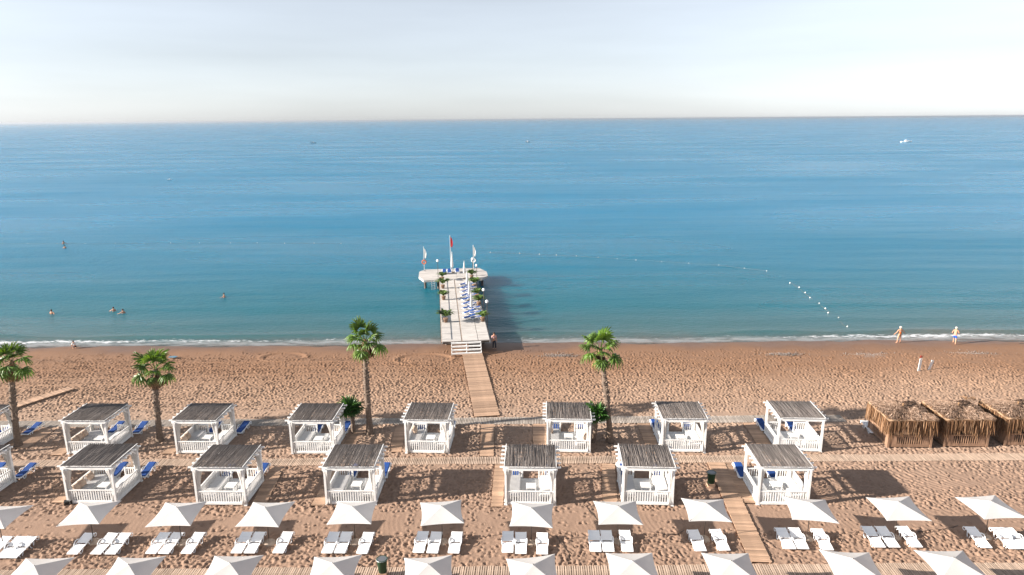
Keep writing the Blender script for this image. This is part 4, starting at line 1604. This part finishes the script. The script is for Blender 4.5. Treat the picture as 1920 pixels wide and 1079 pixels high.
def person(loc, rz, label, pose=None, top=None, bottom=None, hair='hair_dark', long_legs=False, scale=1.0, brief=False):
    J = dict(STAND)
    J.update(pose or {})
    for s in 'lr':
        w, h = Vector(J['wr' + s]), Vector(J['ha' + s])
        d = (h - w).normalized()
        k = Vector((0.02, 0.03, 0))
        J['f1' + s] = tuple(h + d * 0.085 + k)
        J['f2' + s] = tuple(h + d * 0.075 - k)
        J['th' + s] = tuple(w + d * 0.07 + Vector((0, 0.06, 0)))
    r = empty('person', loc, rz)
    r.scale = (scale,) * 3
    body = skin_obj('body', J, EDGES, RADII, M['skin'], r)
    if top:
        ks = ['waist', 'chest', 'collar', 'shl', 'ell', 'shr', 'elr']
        if brief:
            ks = ['pelvis', 'waist', 'chest']
        es = [e for e in EDGES if e[0] in ks and e[1] in ks]
        jj = {k: J[k] for k in ks}
        if not brief:
            for s in 'lr':
                jj['el' + s] = tuple(Vector(J['sh' + s]).lerp(Vector(J['el' + s]), 0.7))
        rr = {k: (tuple(q + 0.016 for q in RADII[k]) if hasattr(RADII[k], '__len__') else RADII[k] + 0.016) for k in ks}
        skin_obj('top', jj, es, rr, M[top], r)
    if bottom:
        ks = ['pelvis', 'waist', 'hpl', 'knl', 'hpr', 'knr'] + (['anl', 'anr'] if long_legs else [])
        es = [e for e in EDGES if e[0] in ks and e[1] in ks]
        jj = {k: J[k] for k in ks}
        jj['waist'] = tuple(Vector(J['pelvis']).lerp(Vector(J['waist']), 0.5))
        if not long_legs:
            for s in 'lr':
                jj['kn' + s] = tuple(Vector(J['hp' + s]).lerp(Vector(J['kn' + s]), 0.75))
        rr = {k: (tuple(q + 0.018 for q in RADII[k]) if hasattr(RADII[k], '__len__') else RADII[k] + 0.022) for k in ks}
        skin_obj('bottom', jj, es, rr, M[bottom], r)
    hd = Vector(J['head'])
    fw = Vector((0, 1, 0))
    m = MB().lathe([(0.02, -0.02), (0.105, -0.01), (0.118, 0.05), (0.09, 0.115), (0.03, 0.135)], 14, c=hd + Vector((0, -0.02, -0.01)))
    m.build('hair', M[hair], r, True)
    f = MB().box(hd + Vector((0, 0.105, -0.03)), (0.03, 0.045, 0.05))
    f.build('nose', M['skin'], r)
    e = MB()
    for s in (-1, 1):
        e.box(hd + Vector((s * 0.038, 0.092, 0.0)), (0.022, 0.02, 0.012))
    e.build('eyes', M['dark_cloth'], r)
    q = MB()
    for s in (-1, 1):
        q.box(hd + Vector((s * 0.102, 0.0, -0.02)), (0.02, 0.035, 0.055))
    q.build('ears', M['skin'], r)
    tag(r, label, 'person')
    return r


def sz(y):
    return float(sand_profile(np.array([y]))[0])


person((39.75, 66.75, sz(66.75) - 0.01), rad(8), 'person in orange swimwear with arms spread, standing at the waterline at right',
       {'ell': (-0.36, 0.0, 1.18), 'wrl': (-0.52, 0.06, 0.99), 'hal': (-0.57, 0.08, 0.93), 'elr': (0.36, 0.0, 1.2), 'wrr': (0.55, 0.05, 1.05), 'har': (0.61, 0.06, 1.0),
        'knl': (-0.16, 0.03, 0.48), 'anl': (-0.22, -0.02, 0.08), 'tol': (-0.25, 0.14, 0.035)}, top='orange_cloth', hair='hair_white', brief=True)
person((45.15, 66.3, sz(66.3) - 0.01), rad(-35), 'shirtless person in blue shorts striding along the waterline at far right',
       {'knl': (-0.10, 0.22, 0.52), 'anl': (-0.10, 0.20, 0.10), 'tol': (-0.10, 0.36, 0.05), 'knr': (0.10, -0.05, 0.48), 'anr': (0.11, -0.34, 0.14), 'tor': (0.11, -0.28, 0.03),
        'ell': (-0.30, -0.12, 1.18), 'wrl': (-0.22, 0.10, 1.06), 'hal': (-0.20, 0.17, 1.05), 'elr': (0.29, 0.08, 1.16), 'wrr': (0.27, 0.28, 1.08), 'har': (0.25, 0.35, 1.10),
        'chest': (0, 0.05, 1.28), 'collar': (0, 0.08, 1.43), 'neck': (0, 0.10, 1.51), 'chin': (0, 0.12, 1.58), 'head': (0, 0.13, 1.66), 'crown': (0, 0.115, 1.73), 'shl': (-0.19, 0.07, 1.41), 'shr': (0.19, 0.07, 1.41)},
       bottom='blue_cloth', hair='hair_white')
person((-1.85, 65.75, sz(65.75) - 0.01), rad(200), 'person in pink top and dark trousers beside the pier steps',
       {'knl': (-0.12, 0.1, 0.48), 'anl': (-0.12, 0.12, 0.08), 'tol': (-0.12, 0.28, 0.035)}, top='pink_cloth', bottom='dark_cloth', long_legs=True, scale=0.98)
# crouching child at the left waterline
person((-45.1, 66.9, sz(66.9) - 0.01), rad(60), 'child in white crouching at the water edge at left',
       {'pelvis': (0, -0.12, 0.26), 'waist': (0, -0.10, 0.42), 'chest': (0, 0.02, 0.60), 'collar': (0, 0.10, 0.73), 'neck': (0, 0.14, 0.80), 'chin': (0, 0.17, 0.86), 'head': (0, 0.18, 0.94), 'crown': (0, 0.16, 1.01),
        'shl': (-0.18, 0.09, 0.71), 'ell': (-0.24, 0.22, 0.50), 'wrl': (-0.18, 0.42, 0.36), 'hal': (-0.16, 0.48, 0.30), 'shr': (0.18, 0.09, 0.71), 'elr': (0.24, 0.22, 0.50), 'wrr': (0.18, 0.42, 0.36), 'har': (0.16, 0.48, 0.30),
        'hpl': (-0.10, -0.10, 0.28), 'knl': (-0.17, 0.26, 0.46), 'anl': (-0.15, 0.02, 0.08), 'tol': (-0.16, 0.18, 0.035), 'hpr': (0.10, -0.10, 0.28), 'knr': (0.17, 0.26, 0.46), 'anr': (0.15, 0.02, 0.08), 'tor': (0.16, 0.18, 0.035)},
       top='white_cloth', bottom='dark_cloth', scale=0.8)
# bathers in the sea, standing or floating with only head and shoulders out
SWIM = [((-82.7, 124.6), 'bather farthest out at left, below the line of floats'), ((-86.0, 129.4), 'bather far out at left on the line of floats'), ((-56.1, 80.1), 'bather floating nearest the left shore'),
        ((-49.0, 80.9), 'left bather of the close pair off the left beach'), ((-47.4, 80.1), 'dark haired right bather of the pair off the left beach'), ((-38.1, 87.5), 'lone bather left of the pier in open water')]
for i, ((x, y), lab) in enumerate(SWIM):
    person((x, y, SEA_Z - 1.22 + 0.05 * (i % 2)), rnd.uniform(0, 6), lab, {'ell': (-0.36, 0.1, 1.28), 'wrl': (-0.45, 0.25, 1.24), 'hal': (-0.48, 0.32, 1.24)}, hair='hair_dark', scale=1.0)


# ---------------------------------------------------------------- boats and floats
def boat(loc, rz, L, label, hull_mat, cabin):
    r = empty('motor_boat', loc, rz)
    n = 12
    vs_, fs_ = [], []
    for i in range(n + 1):
        t = i / n
        x = -L / 2 + L * t
        w = 0.15 * L * (1 - max(0, (t - 0.45) / 0.55) ** 2.2) * (0.9 + 0.1 * min(1, t * 4))
        hgt = 0.085 * L + 0.05 * L * t * t
        vs_ += [(x, -w, hgt), (x, -w * 0.75, 0.0), (x, 0, -0.04 * L), (x, w * 0.75, 0.0), (x, w, hgt), (x, 0, hgt * 0.93)]
    for i in range(n):
        for k in range(6):
            a, b = i * 6 + k, i * 6 + (k + 1) % 6
            fs_.append((a, b, b + 6, a + 6))
    fs_.append(tuple(range(6)))
    fs_.append(tuple(n * 6 + k for k in reversed(range(6))))
    m = MB().add(vs_, fs_)
    m.build('hull', M[hull_mat], r)
    h0 = 0.09 * L
    if cabin:
        MB().prism([(-0.12 * L, -0.09 * L), (0.20 * L, -0.07 * L), (0.27 * L, 0), (0.20 * L, 0.07 * L), (-0.12 * L, 0.09 * L)], h0, h0 + 0.09 * L).build('cabin', M['white_plastic'], r)
        MB().box((0.03 * L, 0, h0 + 0.055 * L), (0.26 * L, 0.185 * L, 0.028 * L)).build('window', M['hull_dark'], r)
        MB().prism([(-0.14 * L, -0.10 * L), (0.10 * L, -0.08 * L), (0.10 * L, 0.08 * L), (-0.14 * L, 0.10 * L)], h0 + 0.092 * L, h0 + 0.105 * L).build('roof', M['white_plastic'], r)
        MB().bar((-0.02 * L, 0, h0 + 0.10 * L), (-0.06 * L, 0, h0 + 0.17 * L), 0.02 * L).build('mast', M['white_plastic'], r)
    else:
        MB().box((0.02 * L, 0, h0 + 0.07 * L), (0.16 * L, 0.14 * L, 0.14 * L), taper=0.8).build('console', M['white_plastic'], r)
        MB().box((-0.02 * L, 0, h0 + 0.22 * L), (0.38 * L, 0.24 * L, 0.02 * L)).build('canopy', M['white_plastic'], r)
        for sx in (-1, 1):
            for sy in (-1, 1):
                MB().bar((-0.02 * L + sx * 0.16 * L, sy * 0.10 * L, h0), (-0.02 * L + sx * 0.16 * L, sy * 0.10 * L, h0 + 0.22 * L), 0.015 * L).build('canopy_pole', M['grey_metal'], r)
        MB().box((-0.48 * L, 0, 0.10 * L), (0.07 * L, 0.08 * L, 0.16 * L)).build('outboard_motor', M['hull_dark'], r)
    tag(r, label, 'boat', 'boats far out at sea')


boat((-202.6, 716, SEA_Z), rad(10), 5.5, 'small dark boat with pale top near the horizon, left', 'hull_dark', False)
boat((16.6, 700, SEA_Z), rad(165), 5.0, 'small open boat near the horizon, straight above the pier', 'hull_dark', False)
boat((354.6, 625, SEA_Z), rad(-4), 9.5, 'white motor yacht near the horizon at right', 'white_plastic', True)
boat((-136.3, 275, SEA_Z), rad(30), 1.9, 'tiny white dinghy in mid distance at left', 'white_plastic', False)

BUOY = MB().lathe([(0.03, -0.16), (0.15, -0.10), (0.19, 0.0), (0.15, 0.11), (0.06, 0.16), (0.04, 0.24), (0.015, 0.25)], 12).mesh('buoy', M['buoy_white'], True)


def along(pts, spacing):
    out = []
    for (x0, y0), (x1, y1) in zip(pts, pts[1:]):
        n = max(1, round(math.hypot(x1 - x0, y1 - y0) / spacing))
        out += [(x0 + (x1 - x0) * i / n, y0 + (y1 - y0) * i / n) for i in range(n)]
    return out + [pts[-1]]


LINE_R = [(-4.0, 117.4), (1.43, 116.25), (11.06, 113.52), (20.55, 110.02), (32.6, 105.38), (38.9, 101.0)]
LINE_S = [(39.3, 93.26), (38.74, 87.8), (38.19, 82.16), (37.58, 75.83), (36.98, 72.49)]
LINE_L = [(-98.9, 130.3), (-82.0, 129.6), (-54.0, 129.0), (-32.2, 127.6)]
for pts, sp, lab, grp, sc in ((LINE_R, 3.9, 'white float, %s from left on the long curved line right of the pier', 'floats of the curved line at right', 0.38),
                              (LINE_S, 2.3, 'white float, %s from the sea end of the line running to the right shore', 'floats of the line towards the right shore', 0.48),
                              (LINE_L, 5.2, 'small float, %s from left on the faint line far out at left', 'floats of the line at left', 0.32)):
    for bi, (x, y) in enumerate(along(pts, sp)):
        o = link_mesh('buoy', BUOY, None, (x + rnd.uniform(-0.3, 0.3), y + rnd.uniform(-0.2, 0.2), SEA_Z + 0.03), (rnd.uniform(-0.2, 0.2), rnd.uniform(-0.2, 0.2), 0))
        s = sc * rnd.uniform(0.85, 1.15)
        o.scale = (s, s, s)
        tag(o, lab % ORD[bi], 'buoy', grp)
    m = MB()
    m.tube([(x, y, SEA_Z + 0.015) for x, y in along(pts, 1.2)], 0.010, 5)
    tag(m.build('float_rope', M['rope'], None), 'thin rope carrying the ' + grp, 'rope')

# ---------------------------------------------------------------- small things on the beach
for i, (x, y, lean, h) in enumerate(((36.87, 58.25, 0.06, 1.25), (38.03, 58.5, 0.28, 1.0))):
    r = empty('sign_board', (x, y, 0), rad(10))
    b = MB().box((0, 0, h / 2), (0.26, 0.05, h), (0, lean, 0)).build('board', M['white_paint'], r)
    bevel(b, 0.02, 2)
    MB().bar((0.02 + lean * 0.5, 0.05, 0), (0.02 + lean * h * 1.2, 0.05, h + 0.25), 0.04).build('stake', M['hut_wood'], r)
    if i == 0:
        MB().box((0.08, 0.05, h + 0.15), (0.22, 0.02, 0.2), (0, 0.3, 0)).build('pennant', M['red_cloth'], r)
    tag(r, ['upright white board on a stake with a red pennant, open sand at right', 'leaning white board on a stake right of the upright one'][i], 'board')


def bin_(loc, label):
    r = empty('litter_bin', loc)
    MB().lathe([(0.20, 0.28), (0.26, 0.95), (0.28, 0.97), (0.28, 1.02), (0.24, 1.02), (0.22, 0.6)], 16).build('bucket', M['green_bin'], r, True)
    m = MB()
    m.box((0, 0, 0.16), (0.42, 0.42, 0.24))
    m.build('wooden_base', M['plank'], r)
    MB().lathe([(0.285, 0.985), (0.30, 1.0), (0.285, 1.015)], 16).build('rim', M['grey_metal'], r)
    tag(r, label, 'bin', 'green litter bins')


bin_((12.38, 38.6, 0), 'dark green litter bin on wooden base beside the long plank path')
bin_((-6.65, 30.1, 0.05), 'dark green litter bin at the bottom edge on the near promenade')


def plain(name, mb, mat, loc, label, cat, rot=(0, 0, 0), smooth=False):
    return tag(mb.build(name, M[mat], None, smooth, loc, rot), label, cat)


m = MB()
for i in range(3):
    m.box((0, i * 0.17, 0.05 + 0.005 * i), (1.0, 0.15, 0.05))
m.box((-0.35, 0.17, 0.02), (0.08, 0.5, 0.05)).box((0.35, 0.17, 0.02), (0.08, 0.5, 0.05))
plain('wooden_pallet', m, 'plank', (19.44, 53.9, 0.0), 'small wooden pallet lying alone on the open sand', 'pallet', (0, 0, 0.1))
m = MB().prism([(-0.4, -0.18), (0.3, -0.22), (0.42, 0.1), (0.05, 0.22), (-0.35, 0.14)], 0.0, 0.05)
plain('blue_towel', m, 'towel_blue', (-33.3, 63.45, 0.07), 'crumpled blue towel on the sand near the second palm crown', 'towel')
r = empty('black_box', (-26.95, 37.05, 0), 0.4)  # plain black box standing on the sand, no lamp in it
MB().box((0, 0, 0.17), (0.42, 0.26, 0.26), (0.2, 0, 0)).build('housing', M['black_rubber'], r)
MB().box((0, 0.02, 0.02), (0.3, 0.2, 0.05)).build('stand', M['black_rubber'], r)
tag(r, 'black box at the near left foot of the first whole front cabana', 'box')
for pts, lab in (([(2.25, 33.6), (2.6, 32.6), (2.95, 31.8), (2.8, 30.95)], 'dark cable on the sand right of the middle parasol'),
                 ([(7.5, 33.4), (8.2, 33.55), (9.1, 33.5), (9.6, 33.9)], 'dark cable on the sand between the eighth and ninth parasols'),
                 ([(4.6, 37.3), (4.2, 36.6), (4.5, 35.8), (4.8, 35.0)], 'thin cable across the shade right of the middle front cabana'),
                 ([(22.3, 33.5), (23.2, 33.7), (24.2, 33.8), (25.0, 34.1)], 'dark cable on the sand between the last two parasols')):
    m = MB()
    pp = along(pts, 0.3)
    m.tube([(x + rnd.uniform(-0.04, 0.04), y + rnd.uniform(-0.04, 0.04), 0.05 + rnd.uniform(0, 0.03)) for x, y in pp], 0.022, 5)
    tag(m.build('cable', M['dark_pole'], None, True), lab, 'cable')

# pebble patches near the water
for cx, cy, sx, sy, n, lab in ((35.2, 62.6, 2.6, 0.8, 420, 'patch of grey pebbles near the water below the standing person'), (44.8, 62.7, 2.2, 0.8, 320, 'patch of grey pebbles near the water at far right'),
                               (4.5, 63.3, 1.9, 0.7, 260, 'patch of grey pebbles right of the pier'), (26.5, 63.2, 2.0, 0.5, 200, 'thin patch of grey pebbles between pier and swimmers line'), (54, 61.8, 2.4, 0.6, 200, 'patch of grey pebbles at the right picture edge')):
    m = MB()
    for i in range(n):
        x, y = rnd.gauss(0, sx * 0.5), rnd.gauss(0, sy * 0.5)
        s = rnd.uniform(0.02, 0.055)
        z = sz(cy + y)
        m.lathe([(s * 0.6, z - 0.02), (s, z + 0.02), (s * 0.6, z + 0.05)], 6, c=(x, y, 0))
    o = m.build('pebbles', M['pebble'], None, True, loc=(cx, cy, 0))
    tag(o, lab, 'pebbles', None, 'stuff')

# ---------------------------------------------------------------- hazy air over the sea
hm = bpy.data.materials.new('haze_air')
hm.use_nodes = True
hn = hm.node_tree
hn.nodes.clear()
ho = hn.nodes.new('ShaderNodeOutputMaterial')
hv = hn.nodes.new('ShaderNodeVolumePrincipled')
hv.inputs['Color'].default_value = (0.93, 0.96, 1.0, 1)
hv.inputs['Density'].default_value = 0.00011
hv.inputs['Anisotropy'].default_value = 0.72
hn.links.new(hv.outputs[0], ho.inputs['Volume'])
hz = MB().box((0, 30000, 1.5), (150000, 66000, 47)).build('haze', hm)
tag(hz, 'thin pale haze in the air over the sea', None, None, 'stuff')
